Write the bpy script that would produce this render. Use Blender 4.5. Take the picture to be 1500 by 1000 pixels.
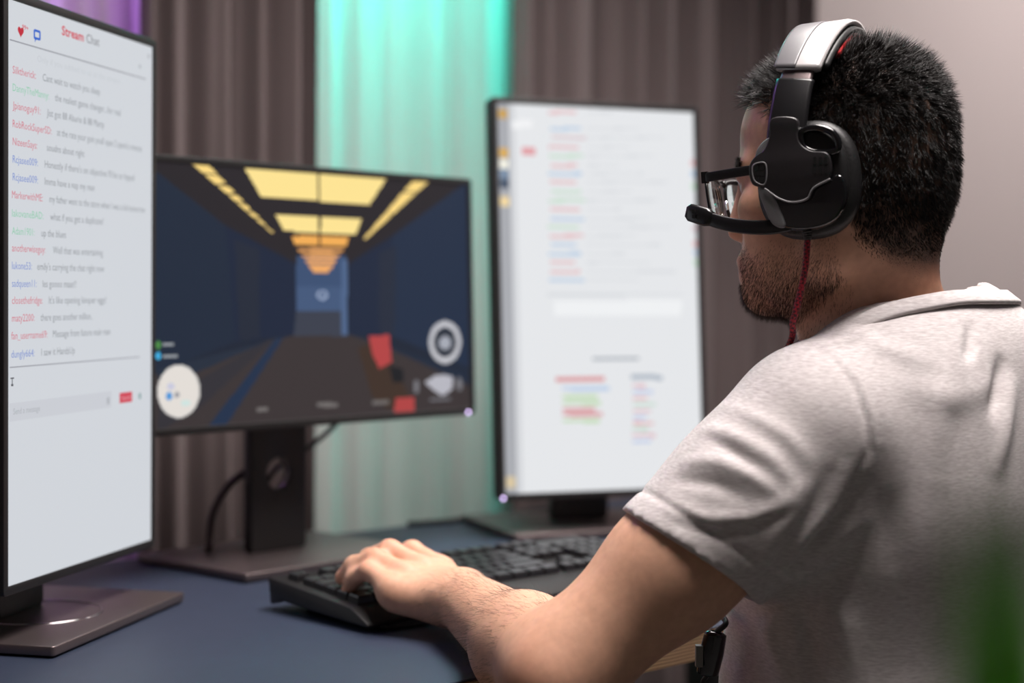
import bpy, bmesh, math, random
import numpy as np
from mathutils import Vector, Matrix
random.seed(7); rng = np.random.default_rng(7)
R = math.radians
C = bpy.context.scene.collection
SC = bpy.context.scene
for o in list(bpy.data.objects): bpy.data.objects.remove(o)

# ------------------------------------------------------------------ camera
F_PX, PITCH, ROLL = 2416.0, R(1.655), R(0.343)
CAM = Vector((0, 0, 1.07)); DESK_Z = 0.74
fw = Vector((0, math.cos(PITCH), -math.sin(PITCH))); up0 = Vector((0, math.sin(PITCH), math.cos(PITCH))); x0 = Vector((1, 0, 0))
CX = math.cos(ROLL) * x0 + math.sin(ROLL) * up0; CU = -math.sin(ROLL) * x0 + math.cos(ROLL) * up0
cd = bpy.data.cameras.new('camera'); cam = bpy.data.objects.new('camera', cd); C.objects.link(cam)
cd.sensor_width = 36; cd.lens = F_PX * 36 / 1500; cd.clip_start = 0.02
cam.matrix_world = Matrix(((CX.x, CU.x, -fw.x, CAM.x), (CX.y, CU.y, -fw.y, CAM.y), (CX.z, CU.z, -fw.z, CAM.z), (0, 0, 0, 1)))
cd.dof.use_dof = True; cd.dof.focus_distance = 1.42; cd.dof.aperture_fstop = 2.8
SC.camera = cam
SC.view_settings.view_transform = 'Standard'; SC.view_settings.look = 'None'
SC.view_settings.gamma = 1; SC.view_settings.use_curve_mapping = False
SC.view_settings.exposure = 0.0

def ray(px, py): return fw + CX * ((px - 750) / F_PX) - CU * ((py - 500) / F_PX)
def on_plane(px, py, p, n):
    d = ray(px, py); t = (Vector(p) - CAM).dot(Vector(n)) / d.dot(Vector(n)); return CAM + d * t
def at_depth(px, py, dep):
    d = ray(px, py); return CAM + d * (dep / d.y)

# ------------------------------------------------------------------ room frame and lights
YAW = R(44)
U = Vector((math.cos(YAW), math.sin(YAW), 0)); N = Vector((math.sin(YAW), -math.cos(YAW), 0))   # U along the desk, N towards the user
FR = Vector((0.204, 1.677, 0))                                                                  # a point of the desk's front edge
def room(u, n, z=0.0): return FR + U * u + N * n + Vector((0, 0, z))

w = bpy.data.worlds.new('room_ambient'); SC.world = w; w.use_nodes = True
w.node_tree.nodes['Background'].inputs[0].default_value = (0.80, 0.76, 0.75, 1); w.node_tree.nodes['Background'].inputs[1].default_value = 0.07

def area(name, loc, target, size, size_y, power, col, spread=math.pi):
    l = bpy.data.lights.new(name, 'AREA'); l.shape = 'RECTANGLE'; l.size = size; l.size_y = size_y; l.energy = power; l.color = col
    o = bpy.data.objects.new(name, l); C.objects.link(o); o.location = loc
    o.rotation_euler = (Vector(target) - Vector(loc)).to_track_quat('-Z', 'Y').to_euler(); l.spread = spread; return o
area('ceiling_lamp', Vector((.42, 1.18, 2.5)), Vector((.36, 1.4, .9)), 0.6, 0.6, 22, (1.0, 0.93, 0.90), R(125))
area('desk_fill', room(0.35, -.05, 2.5), room(0.3, -.1, 0.8), 0.9, 0.5, 15, (1.0, 0.93, 0.89), R(95))  # unseen overhead fill, cone narrowed to light the desk and lower curtain
area('wall_fill', room(2.6, 0.2, 2.5), room(2.6, -1.0, 1.2), 0.8, 0.5, 29, (1.0, 0.92, 0.89))  # added unseen light, only to brighten the bare wall on the right

# ------------------------------------------------------------------ helpers
MATS = {}
def mat(name, col, rough=0.5, metal=0.0, spec=0.5, emit=None, estr=1.0, noise=None, bump=None, coat=0.0, sss=0.0, trans=0.0, alpha=1.0, attr=None, sheen=0.0, stretch=(1, 1, 1)):
    if name in MATS: return MATS[name]
    m = bpy.data.materials.new(name); m.use_nodes = True; nt = m.node_tree; b = nt.nodes['Principled BSDF']
    b.inputs['Base Color'].default_value = (*col, 1); b.inputs['Roughness'].default_value = rough; b.inputs['Metallic'].default_value = metal
    b.inputs['Specular IOR Level'].default_value = spec; b.inputs['Coat Weight'].default_value = coat; b.inputs['Transmission Weight'].default_value = trans
    b.inputs['Sheen Weight'].default_value = sheen
    if sss: b.inputs['Subsurface Weight'].default_value = sss; b.inputs['Subsurface Radius'].default_value = (0.01, 0.004, 0.002); b.inputs['Subsurface Scale'].default_value = 0.6
    if emit: b.inputs['Emission Color'].default_value = (*emit, 1); b.inputs['Emission Strength'].default_value = estr
    tc = nt.nodes.new('ShaderNodeTexCoord'); mp = nt.nodes.new('ShaderNodeMapping'); nt.links.new(tc.outputs['Object'], mp.inputs[0]); mp.inputs['Scale'].default_value = stretch
    src = None
    if attr:
        a = nt.nodes.new('ShaderNodeVertexColor'); a.layer_name = attr; src = a.outputs[0]
    if noise:
        sc, amt, det = noise
        nz = nt.nodes.new('ShaderNodeTexNoise'); nz.inputs['Scale'].default_value = sc; nz.inputs['Detail'].default_value = det; nt.links.new(mp.outputs[0], nz.inputs[0])
        mr = nt.nodes.new('ShaderNodeMapRange'); mr.inputs[1].default_value = 0.3; mr.inputs[2].default_value = 0.7; mr.inputs[3].default_value = 1 - amt; mr.inputs[4].default_value = 1 + amt
        nt.links.new(nz.outputs[0], mr.inputs[0])
        vm = nt.nodes.new('ShaderNodeVectorMath'); vm.operation = 'SCALE'
        if src: nt.links.new(src, vm.inputs[0])
        else: vm.inputs[0].default_value = col
        nt.links.new(mr.outputs[0], vm.inputs['Scale']); src = vm.outputs[0]
    if src: nt.links.new(src, b.inputs['Base Color'])
    if bump:
        sc, st, dist = bump
        nz = nt.nodes.new('ShaderNodeTexNoise'); nz.inputs['Scale'].default_value = sc; nz.inputs['Detail'].default_value = 4; nt.links.new(mp.outputs[0], nz.inputs[0])
        bp = nt.nodes.new('ShaderNodeBump'); bp.inputs['Strength'].default_value = st; bp.inputs['Distance'].default_value = dist
        nt.links.new(nz.outputs[0], bp.inputs['Height']); nt.links.new(bp.outputs[0], b.inputs['Normal'])
    MATS[name] = m; return m
def emat(name, col=None, strength=1.0, attr=None):
    if name in MATS: return MATS[name]
    m = bpy.data.materials.new(name); m.use_nodes = True; nt = m.node_tree; b = nt.nodes['Principled BSDF']
    b.inputs['Base Color'].default_value = (0.01, 0.01, 0.01, 1); b.inputs['Roughness'].default_value = 0.45; b.inputs['Specular IOR Level'].default_value = 0.12
    b.inputs['Emission Strength'].default_value = strength
    if attr:
        a = nt.nodes.new('ShaderNodeVertexColor'); a.layer_name = attr; nt.links.new(a.outputs[0], b.inputs['Emission Color'])
    else: b.inputs['Emission Color'].default_value = (*col, 1)
    MATS[name] = m; return m
def s2l(*c): return tuple((x / 255 / 12.92) if x / 255 <= 0.04045 else ((x / 255 + 0.055) / 1.055) ** 2.4 for x in c)

def add_mesh(name, verts, faces, m, parent=None, smooth=False):
    me = bpy.data.meshes.new(name)
    if isinstance(verts, np.ndarray): verts = verts.astype(float)
    if isinstance(faces, np.ndarray) and isinstance(verts, np.ndarray):
        k = faces.shape[1]
        me.vertices.add(len(verts)); me.vertices.foreach_set('co', verts.astype(np.float32).ravel())
        me.loops.add(faces.size); me.loops.foreach_set('vertex_index', faces.astype(np.int32).ravel())
        me.polygons.add(len(faces)); me.polygons.foreach_set('loop_start', np.arange(0, faces.size, k, dtype=np.int32))
        me.update(calc_edges=True); me.validate()
    else:
        me.from_pydata([tuple(v) for v in verts], [], [tuple(int(i) for i in f) for f in faces]); me.update()
    if m: me.materials.append(m)
    o = bpy.data.objects.new(name, me); C.objects.link(o)
    if smooth: me.polygons.foreach_set('use_smooth', [True] * len(me.polygons))
    if parent is not None: put(o, parent)
    return o
def put(o, parent, world=False):
    o.parent = parent
    if world: o.matrix_parent_inverse = parent.matrix_basis.inverted()
def root(name, label, cat, mtx=Matrix(), group=None):
    o = bpy.data.objects.new(name, None); C.objects.link(o); o.empty_display_size = 0.05; o.matrix_basis = mtx
    return tag(o, label, cat, group)
def tag(o, label, cat, group=None):
    o['label'] = label; o['category'] = cat
    if group: o['group'] = group
    return o
def structure(o): o['kind'] = 'structure'; return o
class MB:
    def __init__(s): s.v = []; s.f = []
    def add(s, v, f):
        n = len(s.v); s.v += [tuple(p) for p in v]; s.f += [tuple(i + n for i in q) for q in f]; return s
    def box(s, lo, hi, M=None, taper=0.0):
        (a, b, c), (d, e, g) = lo, hi; t = taper
        v = [(a, b, c), (d, b, c), (d, e, c), (a, e, c), (a + t, b + t, g), (d - t, b + t, g), (d - t, e - t, g), (a + t, e - t, g)]
        if M is not None: v = [M @ Vector(p) for p in v]
        return s.add(v, [(0, 3, 2, 1), (4, 5, 6, 7), (0, 1, 5, 4), (1, 2, 6, 5), (2, 3, 7, 6), (3, 0, 4, 7)])
    def build(s, name, m, parent=None, smooth=False): return add_mesh(name, s.v, s.f, m, parent, smooth)
def bevel(o, w=0.002, seg=2, angle=40):
    bm = bmesh.new(); bm.from_mesh(o.data)
    ed = [e for e in bm.edges if len(e.link_faces) == 2 and e.calc_face_angle(0) > R(angle)]
    bmesh.ops.bevel(bm, geom=ed, offset=w, segments=seg, profile=0.5, affect='EDGES', clamp_overlap=True)
    bm.to_mesh(o.data); bm.free(); shade(o); return o
def shade(o, ang=35):
    me = o.data; me.polygons.foreach_set('use_smooth', [True] * len(me.polygons))
    bm = bmesh.new(); bm.from_mesh(me)
    for e in bm.edges: e.smooth = not (len(e.link_faces) == 2 and e.calc_face_angle(0) > R(ang))
    bm.to_mesh(me); bm.free(); return o
def frames(path, closed=False, ref=None):
    P = [Vector(p) for p in path]; n = len(P); T = []
    for i in range(n):
        a = P[i - 1] if (i > 0 or closed) else P[0]; b = P[(i + 1) % n] if (i < n - 1 or closed) else P[-1]
        T.append((b - a).normalized())
    out = []; up = Vector(ref) if ref else (Vector((0, 0, 1)) if abs(T[0].z) < 0.9 else Vector((1, 0, 0)))
    for i in range(n):
        s = T[i].cross(up).normalized(); v = s.cross(T[i]).normalized()
        if not ref: up = v
        out.append((P[i], T[i], s, v))
    return out
def tube(path, rad, sides=10, closed=False, ref=None, flat=None, caps=True):
    fr = frames(path, closed, ref); n = len(fr); V = []; Fc = []
    for i, (p, t, s, v) in enumerate(fr):
        r = rad(i / (n - 1)) if callable(rad) else rad
        rs, rv = (r, r) if flat is None else (flat[0] * (r if callable(rad) else 1), flat[1] * (r if callable(rad) else 1))
        for k in range(sides):
            a = 2 * math.pi * k / sides; V.append(p + s * math.cos(a) * rs + v * math.sin(a) * rv)
    for i in range(n if closed else n - 1):
        for k in range(sides):
            j = (i + 1) % n; k2 = (k + 1) % sides
            Fc.append((i * sides + k, i * sides + k2, j * sides + k2, j * sides + k))
    if not closed and caps: Fc.append(tuple(range(sides - 1, -1, -1))); Fc.append(tuple((n - 1) * sides + k for k in range(sides)))
    return V, Fc
def ribbon(path, wdir, wid, thk, closed=False):
    """flat strap swept along path; wdir(i) gives the width direction, wid(t) half width, thk(t) half thickness"""
    fr = frames(path, closed); n = len(fr); V = []; Fc = []; prof = [(-1, -.5), (-.8, -1), (.8, -1), (1, -.5), (1, .5), (.8, 1), (-.8, 1), (-1, .5)]
    for i, (p, t, s, v) in enumerate(fr):
        W = Vector(wdir(i)); W = (W - t * W.dot(t)).normalized(); H = t.cross(W); tt = i / (n - 1)
        for a, b in prof: V.append(p + W * a * wid(tt) + H * b * thk(tt))
    k = len(prof)
    for i in range(n if closed else n - 1):
        j = (i + 1) % n
        for q in range(k): Fc.append((i * k + q, i * k + (q + 1) % k, j * k + (q + 1) % k, j * k + q))
    if not closed: Fc.append(tuple(range(k - 1, -1, -1))); Fc.append(tuple((n - 1) * k + q for q in range(k)))
    return V, Fc
def spline(pts, n=40, closed=False):
    P = [np.array(p, float) for p in pts]; m = len(P); out = []
    segs = m if closed else m - 1
    for i in range(segs):
        a, b, c, d = (P[(i - 1) % m] if closed or i > 0 else 2 * P[0] - P[1]), P[i], P[(i + 1) % m], (P[(i + 2) % m] if closed or i + 2 < m else 2 * P[-1] - P[-2])
        k = max(2, n // segs)
        for q in range(k):
            t = q / k; out.append(.5 * ((2 * b) + (-a + c) * t + (2 * a - 5 * b + 4 * c - d) * t * t + (-a + 3 * b - 3 * c + d) * t ** 3))
    if not closed: out.append(P[-1])
    return [Vector(p) for p in out]
def plate(loops, thick, bev=0.0, xf=None):
    """2D outline with holes, extruded: returns verts, faces; xf maps (x, y, z) to the target space"""
    cu = bpy.data.curves.new('tmp', 'CURVE'); cu.dimensions = '2D'; cu.fill_mode = 'BOTH'; cu.extrude = max(thick / 2 - bev, 1e-5); cu.bevel_depth = bev; cu.bevel_resolution = 2
    for lp in loops:
        sp = cu.splines.new('POLY'); sp.points.add(len(lp) - 1); sp.use_cyclic_u = True
        for i, (a, b) in enumerate(lp): sp.points[i].co = (a, b, 0, 1)
    o = bpy.data.objects.new('tmp', cu); C.objects.link(o)
    me = o.to_mesh(); V = [v.co.copy() for v in me.vertices]; Fc = [tuple(p.vertices) for p in me.polygons]
    o.to_mesh_clear(); bpy.data.objects.remove(o); bpy.data.curves.remove(cu)
    bm = bmesh.new(); vs = [bm.verts.new(v) for v in V]
    for f in Fc:
        try: bm.faces.new([vs[i] for i in f])
        except ValueError: pass
    bmesh.ops.remove_doubles(bm, verts=bm.verts, dist=1e-6); bmesh.ops.recalc_face_normals(bm, faces=bm.faces)
    bm.verts.index_update(); V = [v.co.copy() for v in bm.verts]; Fc = [tuple(v.index for v in f.verts) for f in bm.faces]; bm.free()
    if xf: V = [xf(v) for v in V]
    return V, Fc
def rrect(cx, cy, hw, hh, r, n=6):
    o = []
    for sx, sy, a0 in ((1, 1, 0), (-1, 1, 90), (-1, -1, 180), (1, -1, 270)):
        for k in range(n + 1):
            a = R(a0 + 90 * k / n); o.append((cx + sx * (hw - r) + r * math.cos(a), cy + sy * (hh - r) + r * math.sin(a)))
    return o
def circ(cx, cy, r, n=24, ry=None): return [(cx + r * math.cos(2 * math.pi * k / n), cy + (ry or r) * math.sin(2 * math.pi * k / n)) for k in range(n)]
def textmesh(s, bold=0.0):
    cu = bpy.data.curves.new('txt', 'FONT'); cu.body = s; cu.size = 1; cu.resolution_u = 2; cu.offset = bold
    o = bpy.data.objects.new('txt', cu); C.objects.link(o); me = o.to_mesh()
    V = np.array([v.co[:] for v in me.vertices]) if len(me.vertices) else np.zeros((0, 3)); Fc = [tuple(p.vertices) for p in me.polygons]
    o.to_mesh_clear(); bpy.data.objects.remove(o); bpy.data.curves.remove(cu); return V, Fc

# ------------------------------------------------------------------ materials
wall_m = mat('wall_paint', s2l(205, 194, 193), 0.8, bump=(180, .08, .002))
floor_m = mat('floor_grey', s2l(90, 88, 88), 0.6, noise=(8, .1, 4))
ceil_m = mat('ceiling_paint', s2l(225, 222, 220), 0.9)
desk_m = mat('desk_blue', s2l(43, 51, 69), 0.47, spec=0.45, noise=(60, .05, 5), bump=(900, .05, .0005))
drape_m = mat('drape_brown', s2l(108, 95, 95), 0.9, noise=(3, .06, 3), bump=(700, .2, .0006), sheen=.1)
black_m = mat('black_plastic', s2l(24, 23, 24), 0.45, bump=(1200, .06, .0003))
blackg_m = mat('black_gloss', s2l(14, 14, 16), 0.12, coat=.5)
blacks_m = mat('black_satin', s2l(20, 19, 21), 0.3)
cable_m = mat('cable_black', s2l(22, 22, 24), 0.5)
base_m = mat('stand_metal', s2l(120, 108, 108), 0.38, metal=0.85, bump=(900, .05, .0003))
silver_m = mat('silver_band', s2l(188, 184, 184), 0.32, metal=0.25)
greyplas_m = mat('grey_plastic', s2l(120, 118, 120), 0.35)
red_m = mat('red_pad', s2l(190, 28, 34), 0.5)
chrome_m = mat('polished_metal', s2l(200, 195, 198), 0.12, metal=1.0)
leather_m = mat('cushion_leather', s2l(20, 19, 20), 0.5, bump=(400, .2, .001))

# ------------------------------------------------------------------ room shell
def quad(name, pts, m): return structure(add_mesh(name, pts, [(0, 1, 2, 3)], m))
WN = -1.06                                                                         # the back wall lies this far behind the desk's front edge
def slab(name, u0, u1, n0, n1, z0, z1, m):
    V = [room(u, n, z) for z in (z0, z1) for (u, n) in ((u0, n0), (u1, n0), (u1, n1), (u0, n1))]
    return structure(add_mesh(name, V, [(0, 1, 2, 3), (7, 6, 5, 4), (0, 4, 5, 1), (1, 5, 6, 2), (2, 6, 7, 3), (3, 7, 4, 0)], m))
slab('floor', -2.2, 4.4, WN - .1, 3.2, -.1, 0, floor_m)
slab('ceiling', -2.2, 4.4, WN - .1, 3.2, 2.62, 2.72, ceil_m)
slab('wall_back', -2.2, 4.4, WN - .1, WN, 0, 2.62, wall_m)
slab('wall_left', -2.3, -2.2, WN - .1, 3.2, 0, 2.62, wall_m)
slab('wall_right', 4.4, 4.5, WN - .1, 3.2, 0, 2.62, wall_m)
slab('baseboard_back', -2.2, 4.4, WN, WN + .015, 0, .09, mat('trim_white', s2l(225, 222, 220), .5))

# ------------------------------------------------------------------ curtains
CN = -0.90
def u_of_px(px, nn=CN):
    P = on_plane(px, 430, room(0, nn), N); return (P - FR).dot(U)
def curtain(name, u0, u1, n0, amp, period, m, seed, label, thick=.004):
    r = np.random.default_rng(seed); W = u1 - u0; k = int(W / period * 14); s = np.linspace(0, W, k)
    ph = np.cumsum(1 + .35 * np.interp(s, np.linspace(0, W, 12), r.normal(0, 1, 12))); ph = ph / ph[-1] * round(W / period) * 2 * math.pi
    am = amp * (0.65 + .45 * np.interp(s, np.linspace(0, W, 9), r.random(9)))
    zs = np.array([.03, .5, .9, 1.2, 1.5, 1.8, 2.1, 2.35, 2.56]); V = []
    for side in (0, 1):
        for i, z in enumerate(zs):
            wob = .25 * np.sin(z * 1.3 + seed)
            y = am * (np.sin(ph + wob) + .3 * np.sin(2.3 * ph + seed)) * (1.0 - .12 * z / 2.5)
            for a, b in zip(s, y): V.append(room(u0 + a, n0 + b - side * thick, z))
    nz = len(zs); Fc = []
    idx = lambda sd, i, j: sd * nz * k + i * k + j
    for sd in ((0, 1) if thick else (0,)):
        for i in range(nz - 1):
            for j in range(k - 1):
                q = (idx(sd, i, j), idx(sd, i, j + 1), idx(sd, i + 1, j + 1), idx(sd, i + 1, j)); Fc.append(q if sd == 0 else q[::-1])
    if thick:
        for i in range(nz - 1):
            for j in (0, k - 1): Fc.append((idx(0, i, j), idx(0, i + 1, j), idx(1, i + 1, j), idx(1, i, j)))
    if not thick: V = V[:nz * k]
    o = add_mesh(name, V, Fc, m, None, True); return tag(o, label, 'curtain')
def sheer_mat(name, col):
    m = bpy.data.materials.new(name); m.use_nodes = True; nt = m.node_tree; nt.nodes.clear()
    out = nt.nodes.new('ShaderNodeOutputMaterial'); d = nt.nodes.new('ShaderNodeBsdfDiffuse'); t = nt.nodes.new('ShaderNodeBsdfTranslucent'); mx = nt.nodes.new('ShaderNodeMixShader')
    wv = nt.nodes.new('ShaderNodeTexNoise'); wv.inputs['Scale'].default_value = 260
    bp = nt.nodes.new('ShaderNodeBump'); bp.inputs['Strength'].default_value = .08; nt.links.new(wv.outputs[0], bp.inputs['Height']); nt.links.new(bp.outputs[0], d.inputs['Normal'])
    d.inputs[0].default_value = (*col, 1); t.inputs[0].default_value = (*col, 1); mx.inputs[0].default_value = .5
    nt.links.new(d.outputs[0], mx.inputs[1]); nt.links.new(t.outputs[0], mx.inputs[2]); nt.links.new(mx.outputs[0], out.inputs[0]); return m
sheer_m = sheer_mat('sheer_cloth', s2l(214, 206, 206))
ua, ub, uc, ud, ue = [u_of_px(p) for p in (-120, 203, 459, 746, 1196)]
curtain('sheer_curtain', ua - .1, ub + .06, CN - .066, .012, .06, sheer_m, 3, 'pale sheer curtain glowing purple between the dark drapes', 0)
curtain('sheer_curtain', uc - .06, ud + .06, CN - .066, .012, .07, sheer_m, 5, 'pale sheer curtain glowing teal behind the game monitor', 0)
curtain('drape', ub, uc, CN, .024, .058, drape_m, 11, 'dark brown drape between the purple and the teal sheer curtains')
curtain('drape', ud, ue, CN, .028, .075, drape_m, 21, 'dark brown drape between the teal sheer curtain and the bare wall')
curtain('drape', ua - .75, ua, CN, .026, .07, drape_m, 31, 'dark brown drape on the far side of the purple sheer curtain')
slab('light_block_1', ub + .055, uc - .055, WN, CN - .045, 0, 2.5, wall_m); slab('light_block_2', ud + .055, ue - .1, WN, CN - .045, 0, 2.5, wall_m)      # added piers, unseen behind the drapes, blocking sideways spill of the LED colours
rod = root('curtain_rod', 'dark curtain rod carrying the drapes along the back wall', 'curtain rod', Matrix.Translation(room(0, CN, 2.58)))
o = add_mesh('rod', *tube([room(ua - .9, CN - .02, 2.59), room(ue + .15, CN - .02, 2.59)], .012, 12), black_m, None, True); put(o, rod, True)
for k, u in enumerate((ua - .7, .3, ue + .05)):
    o = MB().box((-.01, 0, -.015), (.01, abs(WN - CN) + .03, .015)).build('bracket', black_m); o.matrix_basis = Matrix.Translation(room(u, CN + .03, 2.60)) @ Matrix.Rotation(YAW, 4, 'Z'); put(o, rod, True)
# coloured lamps hanging between the sheer curtains and the wall
def led(name, u0, u1, col, power, label, z=2.08):
    t = root(name, label, 'lamp', Matrix.Translation(room((u0 + u1) / 2, WN + .012, z)))
    o = MB().box((-(u1 - u0) / 2, -.02, -.02), ((u1 - u0) / 2, .012, .02)).build('housing', black_m); o.matrix_basis = Matrix.Rotation(YAW, 4, 'Z'); o.parent = t
    o = MB().box((-(u1 - u0) / 2 + .01, -.024, -.015), ((u1 - u0) / 2 - .01, -.0205, .015)).build('diffuser', emat('led_' + name + str(round(u0, 2)), col, 3)); o.matrix_basis = Matrix.Rotation(YAW, 4, 'Z'); o.parent = t
    area('led_light', room((u0 + u1) / 2, WN + .045, z), room((u0 + u1) / 2, WN + .12, z - .7), u1 - u0 - .04, .04, power, col, R(100))
led('led_bar', uc + .02, ud - .02, (.05, 1.0, .78), 25, 'teal light bar behind the sheer curtain of the game monitor')
led('led_bar', ub - .42, ub - .02, (.50, .24, 1.0), 17, 'purple light bar behind the sheer curtain beside the chat monitor')

# ------------------------------------------------------------------ desk
D_BACK = -0.72
dm = Matrix.Translation(room(0, 0, 0)) @ Matrix.Rotation(YAW, 4, 'Z')
desk = root('desk', 'long desk with blue top and striped plywood edge carrying the monitors', 'desk', dm)
# local x along U, local y points away from the user
DU0, DU1, DT = -.86, .86, .03
def ply_mat():
    m = bpy.data.materials.new('plywood_edge'); m.use_nodes = True; nt = m.node_tree; b = nt.nodes['Principled BSDF']; b.inputs['Roughness'].default_value = .6
    tc = nt.nodes.new('ShaderNodeTexCoord'); wv = nt.nodes.new('ShaderNodeTexWave'); wv.bands_direction = 'Z'; wv.inputs['Scale'].default_value = 95; wv.inputs['Distortion'].default_value = 1.2; wv.inputs['Detail'].default_value = 2; wv.inputs['Detail Scale'].default_value = .3
    nt.links.new(tc.outputs['Object'], wv.inputs[0]); cr = nt.nodes.new('ShaderNodeValToRGB')
    cr.color_ramp.elements[0].color = (*s2l(120, 88, 62), 1); cr.color_ramp.elements[1].color = (*s2l(205, 172, 132), 1)
    nt.links.new(wv.outputs[0], cr.inputs[0]); nt.links.new(cr.outputs[0], b.inputs['Base Color']); return m
ply_m = ply_mat()
o = MB().box((DU0, -.03, DESK_Z - DT), (DU1, -D_BACK, DESK_Z - .0022)).build('board', ply_m, desk)
o = MB().box((DU0, -.03, DESK_Z - .002), (DU1, -D_BACK, DESK_Z)).build('desktop', desk_m, desk); bevel(o, .0008, 1)
for x in (DU0 + .08, DU1 - .08):
    for y in (.08, -D_BACK - .08):
        bevel(MB().box((x - .025, y - .025, 0), (x + .025, y + .025, DESK_Z - DT)).build('leg', black_m, desk), .004)
MB().box((DU0 + .1, -D_BACK - .1, DESK_Z - .12), (DU1 - .1, -D_BACK - .08, DESK_Z - DT)).build('apron', black_m, desk)

# ------------------------------------------------------------------ screens
def grid_screen(name, img, w, h, mtx, parent, mname):
    """img: (rows, cols, 3) display colours (linear), row 0 at the top"""
    r, c, _ = img.shape
    xs = np.linspace(-w / 2, w / 2, c + 1); zs = np.linspace(h / 2, -h / 2, r + 1)
    X, Z = np.meshgrid(xs, zs); V = np.stack([X.ravel(), np.zeros(X.size), Z.ravel()], 1)
    a = (np.arange(r)[:, None] * (c + 1) + np.arange(c)[None]).ravel(); Fc = np.stack([a + c + 1, a + c + 2, a + 1, a], 1)
    M = np.array(mtx); V = V @ M[:3, :3].T + M[:3, 3]
    o = add_mesh(name, V, Fc, emat(mname, attr='picture'), parent)
    at = o.data.color_attributes.new('picture', 'FLOAT_COLOR', 'CORNER'); col = np.ones((r * c, 4, 4), np.float32); col[:, :, :3] = img.reshape(-1, 1, 3)
    at.data.foreach_set('color', col.ravel()); return o
def img_new(r, c, col): return np.ones((r, c, 3)) * np.array(s2l(*col))
def img_poly(I, pts, col, a=1.0, soft=0):
    r, c, _ = I.shape; y, x = np.mgrid[0:r, 0:c]; x = (x + .5) / c; y = (y + .5) / r; ins = np.zeros((r, c), bool); n = len(pts)
    for i in range(n):
        (xa, ya), (xb, yb) = pts[i], pts[(i + 1) % n]
        cr = (ya > y) != (yb > y); xi = (xb - xa) * (y - ya) / ((yb - ya) or 1e-9) + xa; ins ^= cr & (x < xi)
    mk = ins.astype(float)[..., None] * a
    I[:] = I * (1 - mk) + np.array(s2l(*col)) * mk
def img_rect(I, x0, y0, x1, y1, col, a=1.0): img_poly(I, [(x0, y0), (x1, y0), (x1, y1), (x0, y1)], col, a)
def img_ell(I, cx, cy, rx, ry, col, a=1.0, inner=0):
    r, c, _ = I.shape; y, x = np.mgrid[0:r, 0:c]; d = np.hypot(((x + .5) / c - cx) / rx, ((y + .5) / r - cy) / ry)
    mk = ((d < 1) & (d >= inner)).astype(float)[..., None] * a; I[:] = I * (1 - mk) + np.array(s2l(*col)) * mk

SW, SH = .527, .2965
def monitor(label, cx, cy, cz, yaw, tilt, portrait, led_side, group):
    w, h = (SH, SW) if portrait else (SW, SH)
    t = root('monitor', label, 'monitor', Matrix.Translation((cx, cy, DESK_Z)) @ Matrix.Rotation(yaw, 4, 'Z'), group)
    T = Matrix.Translation((0, 0, cz)) @ Matrix.Rotation(-tilt, 4, 'X')          # local x right, y away from the viewer, z up
    xf = lambda v: T @ Vector((v[0], v[2], v[1]))
    b = .0065
    V, Fc = plate([rrect(0, 0, w / 2 + b, h / 2 + b, .004), rrect(0, 0, w / 2, h / 2, .0008, 1)], .008, .001, lambda v: T @ Vector((v[0], .003 - v[2], v[1])))
    shade(add_mesh('bezel', V, Fc, black_m, t))
    o = add_mesh('housing', *plate([rrect(0, 0, w / 2 + b - .001, h / 2 + b - .001, .006)], .016, .003, lambda v: T @ Vector((v[0], .0155 - v[2], v[1]))), black_m, t); shade(o)
    hw, hh = w * .33, h * .33
    o = MB().box((-hw - .03, -hh - .03, 0), (hw + .03, hh + .03, .028), None, .03).build('rear_cover', black_m); put(o, t); o.data.transform(T @ Matrix(((1, 0, 0, 0), (0, 0, 1, .0237), (0, 1, 0, 0), (0, 0, 0, 1)))); o.data.flip_normals(); bevel(o, .006, 2, 20)
    # stand
    nz0, nz1 = .012, (cz + .05)
    V, Fc = plate([rrect(0, (nz0 + nz1) / 2, .042, (nz1 - nz0) / 2, .006, 3), circ(0, .106, .021, 28)], .016, .0015, lambda v: Vector((v[0], .078 - v[2], v[1])))
    nk = add_mesh('neck', V, Fc, black_m, t); shade(nk)
    fr = [(0.0215 * math.cos(a), .078, .106 + .0215 * math.sin(a)) for a in np.linspace(0, 2 * math.pi, 28, endpoint=False)]
    add_mesh('cable_ring', *tube(fr, .0028, 8, True), chrome_m, nk, True)
    o = MB().box((-.03, .05, cz - .05), (.03, .072, cz + .05)).build('pivot_joint', black_m, t); bevel(o, .004)
    V, Fc = plate([rrect(0, .065, .14, .105, .003, 3)], .009, .0012, lambda v: Vector((v[0], v[1], .0066 + v[2])))
    bs = add_mesh('base', V, Fc, base_m, t); shade(bs)
    ring = [(.062 * math.cos(a), .052 + .062 * math.sin(a), .0112) for a in np.linspace(0, 2 * math.pi, 40, endpoint=False)]
    if led_side == 0: add_mesh('swivel_ring', *tube(ring, .0009, 6, True), chrome_m, bs, True)
    add_mesh('foot_pad', *plate([rrect(0, .065, .125, .09, .003, 3)], .0028, .0, lambda v: Vector((v[0], v[1], .0016 + v[2]))), black_m, bs)
    if led_side == 0: return t, T, w, h
    lx, lz = (w / 2 - .006 if led_side > 0 else -w / 2 - .003), -h / 2 - .0045
    P = T @ Vector((lx, -.0013, lz)); o = add_mesh('power_light', *plate([circ(0, 0, .0022, 12)], .001, 0, lambda v: P + Vector((v[0], v[2], v[1]))), emat('power_led', s2l(226, 200, 255), 4), t)
    return t, T, w, h
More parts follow.
